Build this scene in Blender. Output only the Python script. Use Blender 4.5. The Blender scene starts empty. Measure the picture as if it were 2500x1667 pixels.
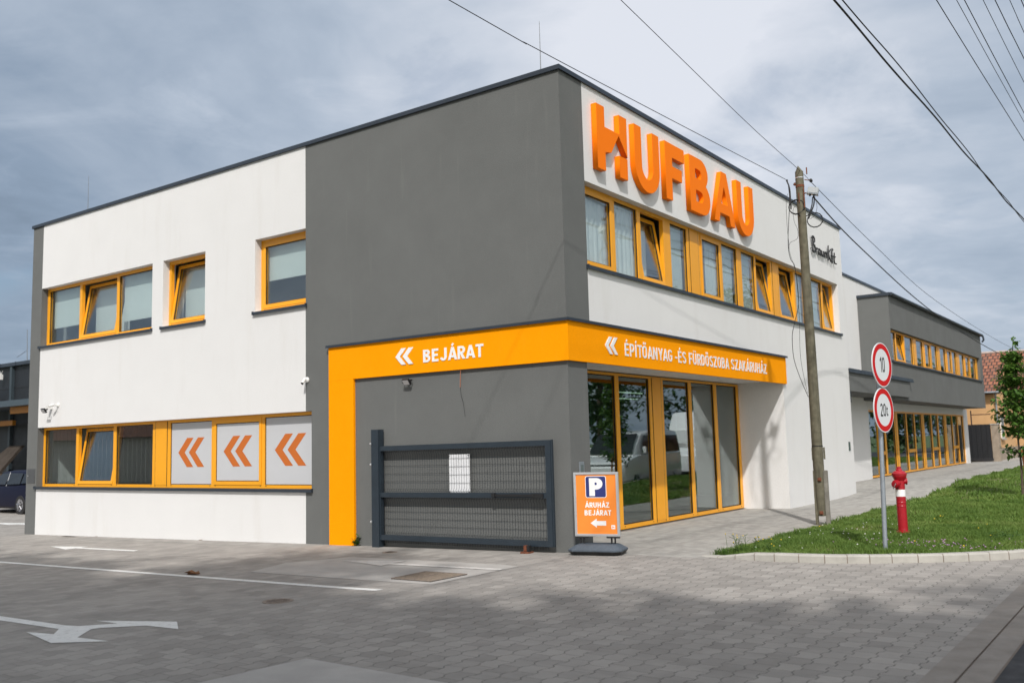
import bpy, bmesh, math, random
import numpy as np
from mathutils import Vector, Matrix, Euler
random.seed(7)
R = math.radians
sc = bpy.context.scene
COL = sc.collection
# ---------------------------------------------------------------- camera
camd = bpy.data.cameras.new('camera'); cam = bpy.data.objects.new('camera', camd); COL.objects.link(cam)
FW = Vector((-0.57958963, 0.80730517, 0.11105952)); RT = Vector((0.81035668, 0.58535913, -0.02601418)); UP = Vector((0.08601109, -0.07492027, 0.99347322))
CP = Vector((7.18378931, -11.37660281, 1.53559136))
M = Matrix.Identity(4)
for i, v in enumerate((RT, UP, -FW)):
    for j in range(3): M[j][i] = v[j]
M.translation = CP
cam.matrix_world = M
camd.sensor_width = 36; camd.lens = 32.654; camd.clip_end = 3000; camd.clip_start = 0.05
camd.dof.use_dof = True; camd.dof.focus_distance = 13.0; camd.dof.aperture_fstop = 1.8
sc.camera = cam
# ---------------------------------------------------------------- sun, sky, exposure
SUN = Vector((-1.0, 1.55, -1.86)).normalized()        # direction the light travels
sl = bpy.data.lights.new('sun', 'SUN'); sl.energy = 3.3; sl.angle = R(1.1); sl.color = (1.0, 0.965, 0.925)
so = bpy.data.objects.new('sun', sl); COL.objects.link(so); so.rotation_euler = SUN.to_track_quat('-Z', 'Y').to_euler()
so.location = (20, -30, 40)
sc.view_settings.view_transform = 'Standard'; sc.view_settings.look = 'None'; sc.view_settings.gamma = 1; sc.view_settings.exposure = 0.06

class E:
    """tiny expression builder for math nodes"""
    def __init__(s, nt, sock): s.nt = nt; s.s = sock
    @staticmethod
    def op(nt, o, *a, clamp=False):
        n = nt.nodes.new('ShaderNodeMath'); n.operation = o; n.use_clamp = clamp
        for i, x in enumerate(a):
            if isinstance(x, E): nt.links.new(x.s, n.inputs[i])
            else: n.inputs[i].default_value = float(x)
        return E(nt, n.outputs[0])
    def __add__(s, o): return E.op(s.nt, 'ADD', s, o)
    def __sub__(s, o): return E.op(s.nt, 'SUBTRACT', s, o)
    def __rsub__(s, o): return E.op(s.nt, 'SUBTRACT', o, s)
    def __mul__(s, o): return E.op(s.nt, 'MULTIPLY', s, o)
    def __truediv__(s, o): return E.op(s.nt, 'DIVIDE', s, o)
    __radd__ = __add__; __rmul__ = __mul__
    def f(s, o, *a, **k): return E.op(s.nt, o, s, *a, **k)
def nd(nt, t, **k):
    n = nt.nodes.new(t)
    for a, b in k.items(): setattr(n, a, b)
    return n
def noise(nt, vec, scale, detail=3, rough=.5, dist=0):
    n = nd(nt, 'ShaderNodeTexNoise'); n.inputs['Scale'].default_value = scale; n.inputs['Detail'].default_value = detail
    n.inputs['Roughness'].default_value = rough; n.inputs['Distortion'].default_value = dist
    nt.links.new(vec, n.inputs['Vector']); return n
def ramp(nt, fac, stops):
    n = nd(nt, 'ShaderNodeValToRGB'); cr = n.color_ramp
    while len(cr.elements) < len(stops): cr.elements.new(.5)
    for e, (p, c) in zip(cr.elements, stops):
        e.position = p; e.color = (*c, 1) if isinstance(c, tuple) else (c, c, c, 1)
    nt.links.new(fac.s if isinstance(fac, E) else fac, n.inputs[0]); return n.outputs[0]
def mixc(nt, fac, a, b, mode='MIX'):
    n = nd(nt, 'ShaderNodeMix', data_type='RGBA', blend_type=mode)
    for i, x in ((0, fac), (6, a), (7, b)):
        if isinstance(x, E): x = x.s
        if isinstance(x, bpy.types.NodeSocket): nt.links.new(x, n.inputs[i])
        elif i == 0: n.inputs[i].default_value = x
        else: n.inputs[i].default_value = (*x, 1)
    return n.outputs[2]

w = bpy.data.worlds.new('World'); sc.world = w; w.use_nodes = True
nt = w.node_tree; nt.nodes.clear()
out = nd(nt, 'ShaderNodeOutputWorld')
sky = nd(nt, 'ShaderNodeTexSky', sky_type='NISHITA', sun_disc=False)
sky.sun_elevation = R(45.2); sky.sun_rotation = math.atan2(1.0, -1.55); sky.air_density = 1.0; sky.dust_density = 1.5
bsky = nd(nt, 'ShaderNodeBackground'); bsky.inputs[1].default_value = 0.1; nt.links.new(sky.outputs[0], bsky.inputs[0])
tc = nd(nt, 'ShaderNodeTexCoord'); sp = nd(nt, 'ShaderNodeSeparateXYZ'); nt.links.new(tc.outputs['Generated'], sp.inputs[0])
dx, dy, dz = (E(nt, sp.outputs[i]) for i in range(3))
hz = dz.f('ABSOLUTE') + 0.16
cb = nd(nt, 'ShaderNodeCombineXYZ'); nt.links.new((dx / hz).s, cb.inputs[0]); nt.links.new((dy / hz).s, cb.inputs[1])
n1 = noise(nt, cb.outputs[0], 0.55, 6, .55, .6); n2 = noise(nt, cb.outputs[0], 2.3, 8, .6, .4); n3 = noise(nt, cb.outputs[0], 0.9, 4, .5, .2)
def lobe(v, p):                                     # broad bright / dark cloud banks of the sky itself
    v = Vector(v).normalized(); d = dx * v.x + dy * v.y + dz * v.z
    return d.f('MAXIMUM', 0.0).f('POWER', p)
bank = lobe((-.40, .82, .42), 9) * 0.55 + lobe((-.42, .79, .44), 60) * 0.12 - lobe((-.82, .43, .40), 14) * 0.22 - lobe((-.15, .98, .12), 40) * .13 - lobe((-.90, .43, .12), 40) * .16 - lobe((-.08, .92, .38), 40) * .16 + lobe((.5, -.75, .5), 2) * .40
n4 = noise(nt, cb.outputs[0], 1.6, 9, .62, 1.2); wisp = E(nt, n4.outputs[0]).f('SUBTRACT', .54).f('MULTIPLY', 5, clamp=True)
shade = (E(nt, n1.outputs[0]) - .5) * 1.35 + (E(nt, n2.outputs[0]) - .5) * 0.62 + wisp * .15 + bank + 0.44
ccol = ramp(nt, shade, [(0.0, (.16, .21, .28)), (.3, (.27, .345, .45)), (.6, (.45, .52, .62)), (.95, (.76, .79, .86))])
bcl = nd(nt, 'ShaderNodeBackground'); nt.links.new((lobe((.5, -.75, .45), 1.6) * 1.1 + 1.0).s, bcl.inputs[1]); nt.links.new(mixc(nt, lobe((.5, -.75, .45), 1.2), ccol, (.86, .82, .76)), bcl.inputs[0])
cov = ramp(nt, E(nt, n3.outputs[0]) + E(nt, n2.outputs[0]) * .35, [(.44, .25), (.60, .93)])
mx = nd(nt, 'ShaderNodeMixShader'); nt.links.new(cov, mx.inputs[0]); nt.links.new(bsky.outputs[0], mx.inputs[1]); nt.links.new(bcl.outputs[0], mx.inputs[2])
nt.links.new(mx.outputs[0], out.inputs[0])

# ---------------------------------------------------------------- helpers
def tag(o, label=None, cat=None, group=None, kind=None):
    if label: o['label'] = label
    if cat: o['category'] = cat
    if group: o['group'] = group
    if kind: o['kind'] = kind
    return o
def thing(name, loc, label, cat, group=None):
    o = bpy.data.objects.new(name, None); COL.objects.link(o); o.location = loc; o.empty_display_size = .2
    o['wl'] = tuple(loc); return tag(o, label, cat, group)
def link(name, me, mats, parent=None, loc=(0, 0, 0)):
    """me in world coordinates; origin moved to loc (or to its thing's base)"""
    for m in (mats if isinstance(mats, (list, tuple)) else [mats]): me.materials.append(m)
    o = bpy.data.objects.new(name, me); COL.objects.link(o)
    if parent is not None:
        wl = parent['wl']; me.transform(Matrix.Translation(-Vector(wl))); o.parent = parent; o['wl'] = tuple(wl)
    else:
        me.transform(Matrix.Translation(-Vector(loc))); o.location = loc; o['wl'] = tuple(loc)
    return o
ID = lambda a, b, c: (a, b, c)
class MB:
    def __init__(s, fn=ID): s.v = []; s.f = []; s.m = []; s.sm = []; s.fn = fn
    def add(s, vs, fs, mi=0, smooth=False, raw=False):
        b = len(s.v); s.v += [tuple(v) if raw else tuple(s.fn(*v)) for v in vs]
        for f in fs: s.f.append(tuple(b + i for i in f)); s.m.append(mi); s.sm.append(smooth)
        return s
    def box(s, a0, a1, b0, b1, c0, c1, mi=0, T=None):
        vs = [(x, y, z) for z in (c0, c1) for y in (b0, b1) for x in (a0, a1)]
        if T: vs = [T(*v) for v in vs]
        return s.add(vs, [(0, 2, 3, 1), (4, 5, 7, 6), (0, 1, 5, 4), (2, 6, 7, 3), (0, 4, 6, 2), (1, 3, 7, 5)], mi)
    def tube(s, pts, r, n=8, mi=0, caps=True):
        pts = [Vector(s.fn(*p)) for p in pts]; rs = r if isinstance(r, (list, tuple)) else [r] * len(pts); vs = []
        prev = None
        for i, p in enumerate(pts):
            d = (pts[min(i + 1, len(pts) - 1)] - pts[max(i - 1, 0)]).normalized()
            if prev is None:
                a = d.orthogonal().normalized()
            else: a = (prev - d * prev.dot(d)).normalized()
            prev = a; b = d.cross(a)
            vs += [p + (a * math.cos(6.28318 * k / n) + b * math.sin(6.28318 * k / n)) * rs[i] for k in range(n)]
        fs = [(i * n + k, i * n + (k + 1) % n, (i + 1) * n + (k + 1) % n, (i + 1) * n + k) for i in range(len(pts) - 1) for k in range(n)]
        s.add(vs, fs, mi, True, True)
        if caps: s.add(vs[:n], [tuple(range(n))[::-1]], mi, False, True); s.add(vs[-n:], [tuple(range(n))], mi, False, True)
        return s
    def lathe(s, c, prof, n=20, mi=0, axis=None):
        """prof: (r, h) along axis from point c"""
        ax = Vector(axis).normalized() if axis else Vector((0, 0, 1)); a = ax.orthogonal().normalized(); b = ax.cross(a); c = Vector(c)
        vs = [c + ax * h + (a * math.cos(6.28318 * k / n) + b * math.sin(6.28318 * k / n)) * r for r, h in prof for k in range(n)]
        fs = [(i * n + k, i * n + (k + 1) % n, (i + 1) * n + (k + 1) % n, (i + 1) * n + k) for i in range(len(prof) - 1) for k in range(n)]
        fs += [tuple(range(n))[::-1], tuple(range((len(prof) - 1) * n, len(prof) * n))]
        return s.add(vs, fs, mi, False, True)
    def build(s, name, mats, parent=None, loc=(0, 0, 0), fix=True, bevel=0):
        me = bpy.data.meshes.new(name); me.from_pydata(s.v, [], s.f)
        me.polygons.foreach_set('material_index', s.m); me.polygons.foreach_set('use_smooth', s.sm)
        if fix:
            bm = bmesh.new(); bm.from_mesh(me)
            if bevel:
                bmesh.ops.bevel(bm, geom=list(bm.edges), offset=bevel, segments=2, affect='EDGES')
            bmesh.ops.recalc_face_normals(bm, faces=bm.faces); bm.to_mesh(me); bm.free()
        me.update(); return link(name, me, mats, parent, loc)
def polycurve(polys, depth):
    """filled flat outline (polys with holes) of a thickness, front face at z = depth"""
    c = bpy.data.curves.new('c', 'CURVE'); c.dimensions = '2D'; c.fill_mode = 'BOTH'; c.extrude = depth / 2
    for p in polys:
        s = c.splines.new('POLY'); s.points.add(len(p) - 1); s.use_cyclic_u = True
        for q, v in zip(s.points, p): q.co = (v[0], v[1], 0, 1)
    return _c2m(c, depth)
def _c2m(c, depth):
    o = bpy.data.objects.new('tmp', c); COL.objects.link(o); bpy.context.view_layer.update()
    me = bpy.data.meshes.new_from_object(o.evaluated_get(bpy.context.evaluated_depsgraph_get()))
    bpy.data.objects.remove(o); bpy.data.curves.remove(c); me.materials.clear()
    me.transform(Matrix.Translation((0, 0, depth / 2))); return me
def text_font(body, x0, x1, y0, y1, depth, bold=0.02, shear=0, cap='H', space=1.0):
    def mk(b):
        c = bpy.data.curves.new('t', 'FONT'); c.body = b; c.offset = bold; c.extrude = 0.01; c.shear = shear; c.resolution_u = 4; c.space_character = space
        o = bpy.data.objects.new('tmp', c); COL.objects.link(o); bpy.context.view_layer.update()
        me = bpy.data.meshes.new_from_object(o.evaluated_get(bpy.context.evaluated_depsgraph_get()))
        bpy.data.objects.remove(o); bpy.data.curves.remove(c); me.materials.clear(); return me
    k = mk(cap); ys = [v.co.y for v in k.vertices]; k0, k1 = min(ys), max(ys)
    me = mk(body); xs = [v.co.x for v in me.vertices]; a, b = min(xs), max(xs)
    sx = (x1 - x0) / (b - a); sy = (y1 - y0) / (k1 - k0)
    for v in me.vertices:
        v.co.x = x0 + (v.co.x - a) * sx; v.co.y = y0 + (v.co.y - k0) * sy; v.co.z = (v.co.z + .01) / .02 * depth
    return me
# condensed grotesque capitals drawn as strokes of even weight; outline = zero contour of the stroke distance field
def _arc(cx, cy, rx, ry, a0, a1, n=12): return [(cx + rx * math.cos(R(a0 + (a1 - a0) * k / n)), cy + ry * math.sin(R(a0 + (a1 - a0) * k / n))) for k in range(n + 1)]
def strokes(ch, t):
    """-> width, clipped strokes, loose strokes (unit cap height)"""
    a = t / 2; acc = []; b = {'Á': 'A', 'É': 'E', 'Í': 'I', 'Ő': 'O', 'Ü': 'U', 'Ú': 'U'}.get(ch, ch)
    w = {'A': .68, 'I': t, '-': .34, 'J': .54, 'T': .60, 'E': .53, 'F': .52, 'Y': .66, 'Z': .58, 'N': .64, 'U': .62, 'O': .64, 'G': .63, '1': .36, 'K': .64, '0': .56, '2': .56}.get(b, .60)
    x0, x1, y0, y1, c = a, w - a, a, 1 - a, w / 2; rx = c - a
    D = lambda *p: [tuple(q) for q in p]
    S = {'I': [D((c, -.1), (c, 1.1))], 'T': [D((0, y1), (w, y1)), D((c, 0), (c, y1))], 'E': [D((x0, -.1), (x0, 1.1)), D((x0, y1), (w, y1)), D((x0, .51), (w - .05, .51)), D((x0, y0), (w, y0))],
         'F': [D((x0, -.1), (x0, 1.1)), D((x0, y1), (w, y1)), D((x0, .47), (w - .05, .47))], 'H': [D((x0, -.1), (x0, 1.1)), D((x1, -.1), (x1, 1.1)), D((x0, .5), (x1, .5))],
         'A': [D((a * .72 - .1 * (c - a * .72), -.1), (c, 1.0), ), D((w - a * .72 + .1 * (c - a * .72), -.1), (c, 1.0)), D((c * .45, .27), (w - c * .45, .27)), D((c - a * .6, 1.0 - a), (c + a * .6, 1.0 - a))],
         'N': [D((x0, -.1), (x0, 1.1)), D((x1, -.1), (x1, 1.1)), D((x0 - .02, 1.04), (x1 + .02, -.04))], 'Y': [D((c, 0), (c, .42)), D((a * .4, 1.1), (c, .38)), D((w - a * .4, 1.1), (c, .38))],
         'Z': [D((0, y1), (w - .02, y1)), D((0, y0), (w, y0)), D((a * .9, y0), (w - a * .95, y1))], 'K': [D((x0, -.1), (x0, 1.1)), D((x0 + .02, .32), (w - a * .8, 1.12)), D((x0 + .20, .50), (w - a * .5, -.12))],
         'P': [D((x0, -.1), (x0, 1.1)), D((x0, y1), (c + .02, y1)) + _arc(c + .02, .68, rx - .02, .32 - a, 90, -90) + D((x0, .36 + a))],
         'R': [D((x0, -.1), (x0, 1.1)), D((x0, y1), (c + .02, y1)) + _arc(c + .02, .70, rx - .03, .30 - a, 90, -90) + D((x0, .40 + a)), D((c - .02, .42), (w - a * .6, -.1))],
         'B': [D((x0, -.1), (x0, 1.1)), D((x0, y1), (c, y1)) + _arc(c, .745, rx - .04, .255 - a, 90, -90) + D((x0, .49 + a)), D((x0, .49 + a), (c, .49 + a - .0)) + _arc(c, .285, rx, .285 - a + .005, 90, -90) + D((x0, y0))],
         'D': [D((x0, -.1), (x0, 1.1)), D((x0, y1), (c - .06, y1)) + _arc(c - .06, .68, rx + .06, .32 - a, 90, 0) + _arc(c - .06, .32, rx + .06, .32 - a, 0, -90) + D((x0, y0))],
         'O': [_arc(c, .70, rx, .30 - a, 180, 0) + _arc(c, .30, rx, .30 - a, 0, -180) + D((x0, .70))], '0': [_arc(c, .70, rx, .30 - a, 180, 0) + _arc(c, .30, rx, .30 - a, 0, -180) + D((x0, .70))],
         'U': [D((x0, 1.1), (x0, .30)) + _arc(c, .30, rx, .30 - a, 180, 360) + D((x1, .30), (x1, 1.1))], 'J': [D((x1, 1.1), (x1, .27)) + _arc(c, .27, rx, .27 - a, 0, -165)],
         'G': [_arc(c, .70, rx, .30 - a, 25, 180) + _arc(c, .30, rx, .30 - a, 180, 360) + D((x1, .47)), D((x1 + a, .47), (c + .03, .47))],
         'S': [_arc(c, .735, rx - .01, .265 - a, 20, 250) + _arc(c, .265, rx, .275 - a, 75, -160)],
         '-': [D((0, .40), (w, .40))], '1': [D((x1, -.1), (x1, 1.1)), D((x1, .96), (0, .74))], '2': [_arc(c, .72, rx, .28 - a, 165, -20) + D((x0 + .0, y0 + .05)), D((0, y0), (w, y0))]}[b]
    if ch in 'ÁÉÍ': acc = [D((c - .05, 1.09), (c + .07, 1.27))]
    if ch == 'Ü': acc = [D((c - .15 - a * .9, 1.16), (c - .15 + a * .9, 1.16)), D((c + .15 - a * .9, 1.16), (c + .15 + a * .9, 1.16))]
    if ch == 'Ő': acc = [D((c - .17, 1.09), (c - .08, 1.27)), D((c + .07, 1.09), (c + .16, 1.27))]
    return w, S, acc
def sdf(P, pl, a):
    d = np.full(P.shape[:2], 9.)
    for i, (p, q) in enumerate(zip(pl, pl[1:])):
        p, q = np.array(p), np.array(q); e = q - p; L = np.hypot(*e)
        if L < 1e-6: continue
        e = e / L; r_ = P - p; u = r_ @ e; v = np.abs(r_[..., 0] * e[1] - r_[..., 1] * e[0]) - a
        k0 = 0 if i == 0 else a; k1 = 0 if i == len(pl) - 2 else a
        if len(pl) == 2: k = np.maximum(v, np.maximum(-u, u - L))
        else:
            cu = np.clip(u, 0, L); cap = np.hypot(r_[..., 0] - cu * e[0], r_[..., 1] - cu * e[1]) - a
            if i == 0: cap = np.maximum(cap, -u)
            if i == len(pl) - 2: cap = np.maximum(cap, u - L)
            k = cap
        d = np.minimum(d, k)
    return d
def contours(F, xs, ys):
    seg = {}; nx, ny = F.shape
    def pt(a, b):
        fa, fb = F[a], F[b]; t = fa / (fa - fb); return (xs[a[0]] + (xs[b[0]] - xs[a[0]]) * t, ys[a[1]] + (ys[b[1]] - ys[a[1]]) * t)
    E_ = {}
    I = F < 0
    act = np.argwhere(~((I[:-1, :-1] == I[1:, :-1]) & (I[1:, :-1] == I[1:, 1:]) & (I[1:, 1:] == I[:-1, 1:])))
    for i, j in act:
        i, j = int(i), int(j); cs = [(i, j), (i + 1, j), (i + 1, j + 1), (i, j + 1)]; ins = [bool(I[c]) for c in cs]; cr = []
        for k in range(4):
            if ins[k] != ins[(k + 1) % 4]: e = tuple(sorted((cs[k], cs[(k + 1) % 4]))); cr.append((e, ins[k]))
        outs = [e for e, s_ in cr if s_]; inn = [e for e, s_ in cr if not s_]
        if len(cr) == 2: seg[outs[0]] = inn[0]
        else:
            order = [e for e, _ in cr]
            for e, s_ in cr:
                if s_: seg[e] = order[(order.index(e) + 1) % 4]
    res = []
    while seg:
        st, nx_ = next(iter(seg.items())); loop = []; cur = st
        while cur in seg: loop.append(pt(*cur)); cur = seg.pop(cur)
        if len(loop) > 4:
            # drop collinear points
            out = []
            for k in range(len(loop)):
                p, q, r_ = loop[k - 1], loop[k], loop[(k + 1) % len(loop)]
                if abs((q[0] - p[0]) * (r_[1] - q[1]) - (q[1] - p[1]) * (r_[0] - q[0])) > 2e-6: out.append(q)
            if len(out) > 2: res.append(out)
    return res
def text(body, x0, x1, y0, y1, depth, t=.18, gap=.13):
    """word of capitals running from y0 to y1 and spanning x0..x1"""
    h = y1 - y0; pens = []; x = 0
    for ch in body:
        if ch == ' ': x += .26; continue
        w_, S, acc = strokes(ch, t); pens.append((x, w_, S, acc)); x += w_ + gap * (.55 if ch in 'AÁTYKR' else 1)
    W = x - gap; k = (x1 - x0) / (W * h); polys = []
    for (x, w_, S, acc) in pens:
        xs = np.arange(-.06, w_ + .06, .0125) + .00037; ys = np.arange(-.05, 1.36, .0125) + .00041; P = np.stack(np.meshgrid(xs, ys, indexing='ij'), -1)
        F = np.full(P.shape[:2], 9.)
        for s_ in S: F = np.minimum(F, sdf(P, s_, t / 2))
        F = np.maximum(F, np.maximum(-P[..., 1], P[..., 1] - 1))
        for s_ in acc: F = np.minimum(F, sdf(P, s_, t * .40))
        polys += [[(x0 + (x + px) * h * k, y0 + py * h) for px, py in lp_] for lp_ in contours(F, xs, ys)]
    return polycurve(polys, depth)
def place(me, o, u, v, n):
    """local x,y,z -> world along u, v, n from o"""
    m = Matrix.Identity(4)
    for i, a in enumerate((u, v, n)):
        for j in range(3): m[j][i] = a[j]
    m.translation = Vector(o); me.transform(m); return me
def join(*ms):
    bm = bmesh.new()
    for m in ms: bm.from_mesh(m)
    me = bpy.data.meshes.new('j'); bm.to_mesh(me); bm.free(); return me
def inst(root, loc, rotz=0, label=None):
    def cp(o, par):
        c = o.copy(); COL.objects.link(c)
        if par is not None: c.parent = par
        for ch in list(o.children): cp(ch, c)
        return c
    r = cp(root, None); r.location = loc; r.rotation_euler = (0, 0, rotz)
    if label: r['label'] = label
    return r
def smooth(t): t = max(0, min(1, t)); return t * t * (3 - 2 * t)
def onlawn(t, k=.948):
    t.location = CP + (Vector(t.location) - CP) * k; t.scale = (k, k, k)
def gz(x, y): return .0165 * min(0, max(-18, x)) + .19 * smooth((y - 12) / 6) * smooth((x + 7) / 5)

# ---------------------------------------------------------------- materials
MATS = {}
def mat(name, col, rough=.6, metal=0, var=0, vscale=3, bump=0, bscale=60, spec=.5, coat=0, stain=None):
    m = bpy.data.materials.new(name); m.use_nodes = True; nt = m.node_tree; b = nt.nodes['Principled BSDF']
    b.inputs['Base Color'].default_value = (*col, 1); b.inputs['Roughness'].default_value = rough; b.inputs['Metallic'].default_value = metal
    b.inputs['Specular IOR Level'].default_value = spec; b.inputs['Coat Weight'].default_value = coat
    tc = nd(nt, 'ShaderNodeTexCoord').outputs['Object']
    if var:
        n = noise(nt, tc, vscale, 6, .6); lo = tuple(c * (1 - var) for c in col); hi = tuple(min(1, c * (1 + var * .6)) for c in col)
        colr = ramp(nt, n.outputs[0], [(.3, lo), (.7, hi)])
        if bscale > 80:
            g2 = noise(nt, tc, 55, 2, .7); colr = mixc(nt, 1.0, colr, ramp(nt, g2.outputs[0], [(.3, .90), (.7, 1.0)]), 'MULTIPLY')
        if stain:
            mp = nd(nt, 'ShaderNodeMapping'); mp.inputs['Scale'].default_value = stain[1]; nt.links.new(tc, mp.inputs[0])
            n2 = noise(nt, mp.outputs[0], stain[2], 5, .6); f = ramp(nt, n2.outputs[0], [(stain[3], 0.0), (stain[4], 1.0)])
            colr = mixc(nt, E(nt, f) * stain[5], colr, stain[0])
        nt.links.new(colr, b.inputs['Base Color'])
        r = ramp(nt, n.outputs[0], [(.3, min(1, rough * 1.15)), (.7, rough * .85)]); nt.links.new(r, b.inputs['Roughness'])
    if bump:
        n = noise(nt, tc, bscale, 3, .6); bp = nd(nt, 'ShaderNodeBump'); bp.inputs['Strength'].default_value = bump; bp.inputs['Distance'].default_value = .01
        nt.links.new(n.outputs[0], bp.inputs['Height']); nt.links.new(bp.outputs[0], b.inputs['Normal'])
    MATS[name] = m; return m
white = mat('white_render', (.74, .738, .735), .9, var=.02, vscale=1.3, bump=.35, bscale=90, spec=.2, stain=((.57, .545, .51), (1.6, 1.6, .25), 1.2, .56, .80, .35))
grey = mat('grey_render', (.148, .153, .150), .9, var=.06, vscale=1.1, bump=.45, bscale=90, spec=.2, stain=((.215, .22, .21), (2.6, 2.6, .18), 2.2, .60, .82, .38))
orange = mat('orange_render', (1.0, .345, .0), .8, var=.02, vscale=2, bump=.15, bscale=120, spec=.08, stain=((.85, .36, .03), (3, 3, .5), 2, .60, .85, .3))
letter_or = mat('orange_letter_paint', (.95, .20, .0), .6, spec=.15, bump=.03)
framey = mat('yellow_frame_paint', (.86, .375, .014), .35, var=.03, vscale=5, spec=.5)
dark = mat('anthracite_metal', (.035, .045, .06), .4, metal=.2, var=.12, vscale=4)
gatem = mat('gate_paint', (.024, .035, .047), .38, metal=.1, var=.15, vscale=6)
black = mat('black_plastic', (.012, .012, .013), .5)
blackm = mat('black_rubber_seal', (.008, .008, .01), .7)
lwhite = mat('white_lettering', (.82, .82, .82), .5)
wplastic = mat('white_plastic', (.75, .75, .73), .4)
inter = mat('interior_wall_paint', (.42, .42, .40), .9)
interd = mat('interior_floor', (.12, .12, .12), .6)
blindm = mat('blind_fabric', (.68, .72, .72), .9, var=.03)
curtm = mat('curtain_fabric', (.72, .74, .75), .9, var=.04)
cordm = mat('blind_cord_grey', (.25, .25, .25), .8)
film = mat('poster_film', (.52, .53, .55), .35, var=.02)
chevm = mat('orange_film', (.53, .135, .018), .4)
steel = mat('galvanised_steel', (.36, .40, .44), .42, metal=.6, var=.15, vscale=14)
alu = mat('aluminium_profile', (.62, .63, .65), .32, metal=.7, var=.04)
redp = mat('red_hydrant_paint', (.36, .005, .014), .35, var=.12, vscale=20, coat=.3)
redr = mat('red_sign_film', (.56, .006, .008), .4)
wood = mat('weathered_pole_wood', (.125, .115, .078), .85, var=.35, vscale=9, bump=.6, bscale=40, stain=((.05, .045, .03), (14, 14, 1.2), 1.5, .5, .7, .7))
rust = mat('rusty_iron', (.16, .05, .022), .8, var=.4, vscale=30)
concm = mat('cast_concrete', (.36, .345, .32), .9, var=.12, vscale=4, bump=.3, bscale=70)
kerbm = mat('kerb_stone', (.40, .385, .35), .9, var=.14, vscale=5, bump=.4, bscale=60)
mortar = mat('kerb_mortar', (.22, .18, .15), .95, var=.2, vscale=20)
gutm = mat('gutter_concrete', (.25, .225, .20), .9, var=.15, vscale=4, bump=.4, bscale=70)
asph = mat('asphalt', (.045, .046, .05), .85, var=.2, vscale=8, bump=.7, bscale=120)
posto = mat('orange_poster_paper', (.86, .25, .03), .45)
navy = mat('navy_print', (.02, .03, .16), .45)
capm = mat('grey_blue_rubber', (.075, .095, .12), .7, var=.08, vscale=20)
barkm = mat('tree_bark', (.10, .075, .055), .9, var=.3, vscale=20, bump=.5)
stakem = mat('orange_brown_stake', (.36, .13, .04), .8, var=.2)
cable = mat('cable_sheath', (.012, .013, .015), .6)
copper = mat('copper_wire', (.45, .17, .09), .5)
ironm = mat('cast_iron', (.21, .17, .14), .7, var=.3, vscale=25)
holem = mat('dark_hole', (.012, .012, .012), .9)
yel = mat('yellow_house_render', (.60, .36, .17), .9, var=.08, vscale=1.5, bump=.2)
hbase = mat('stone_plinth', (.32, .26, .20), .9, var=.2, vscale=3)
brown = mat('brown_eaves_board', (.035, .015, .013), .7)
gateb = mat('black_sheet_gate', (.015, .016, .019), .5)
hallm = mat('hall_cladding', (.010, .013, .017), .55, var=.1, vscale=1)
jibm = mat('orange_steel', (.30, .12, .006), .5)
bluec = mat('navy_car_paint', (.001, .002, .016), .45, coat=.0, spec=.25)
vanw = mat('white_car_paint', (.78, .79, .80), .25, coat=1)
carglass = mat('dark_car_glass', (.01, .012, .014), .08)
tyre = mat('tyre_rubber', (.015, .015, .016), .85)
rim = mat('alloy_rim', (.45, .45, .47), .3, metal=.9)
lampm = bpy.data.materials.new('lit_tube'); lampm.use_nodes = True
lampm.node_tree.nodes['Principled BSDF'].inputs['Emission Color'].default_value = (1, .93, .75, 1); lampm.node_tree.nodes['Principled BSDF'].inputs['Emission Strength'].default_value = 1.2

def glassmat(name, tint, f0=.09):
    m = bpy.data.materials.new(name); m.use_nodes = True; nt = m.node_tree; nt.nodes.clear()
    o = nd(nt, 'ShaderNodeOutputMaterial'); tr = nd(nt, 'ShaderNodeBsdfTransparent'); tr.inputs[0].default_value = (*tint, 1)
    gl = nd(nt, 'ShaderNodeBsdfGlossy'); gl.inputs['Roughness'].default_value = .008; gl.inputs[0].default_value = (.93, .97, 1, 1)
    lw = nd(nt, 'ShaderNodeLayerWeight'); lw.inputs[0].default_value = .5
    f = E(nt, lw.outputs['Facing']).f('POWER', 4.0) * (1 - f0) + f0
    tcn = nd(nt, 'ShaderNodeTexCoord'); n = noise(nt, tcn.outputs['Object'], .8, 2, .5); bp = nd(nt, 'ShaderNodeBump'); bp.inputs['Strength'].default_value = .02; bp.inputs['Distance'].default_value = .05
    nt.links.new(n.outputs[0], bp.inputs['Height']); nt.links.new(bp.outputs[0], gl.inputs['Normal'])
    mx = nd(nt, 'ShaderNodeMixShader'); nt.links.new(f.s, mx.inputs[0]); nt.links.new(tr.outputs[0], mx.inputs[1]); nt.links.new(gl.outputs[0], mx.inputs[2]); nt.links.new(mx.outputs[0], o.inputs[0])
    return m
glass = glassmat('window_glass', (.91, .945, .935), .12)
glassd = glassmat('shopfront_glass', (.46, .60, .55), .18)

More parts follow.
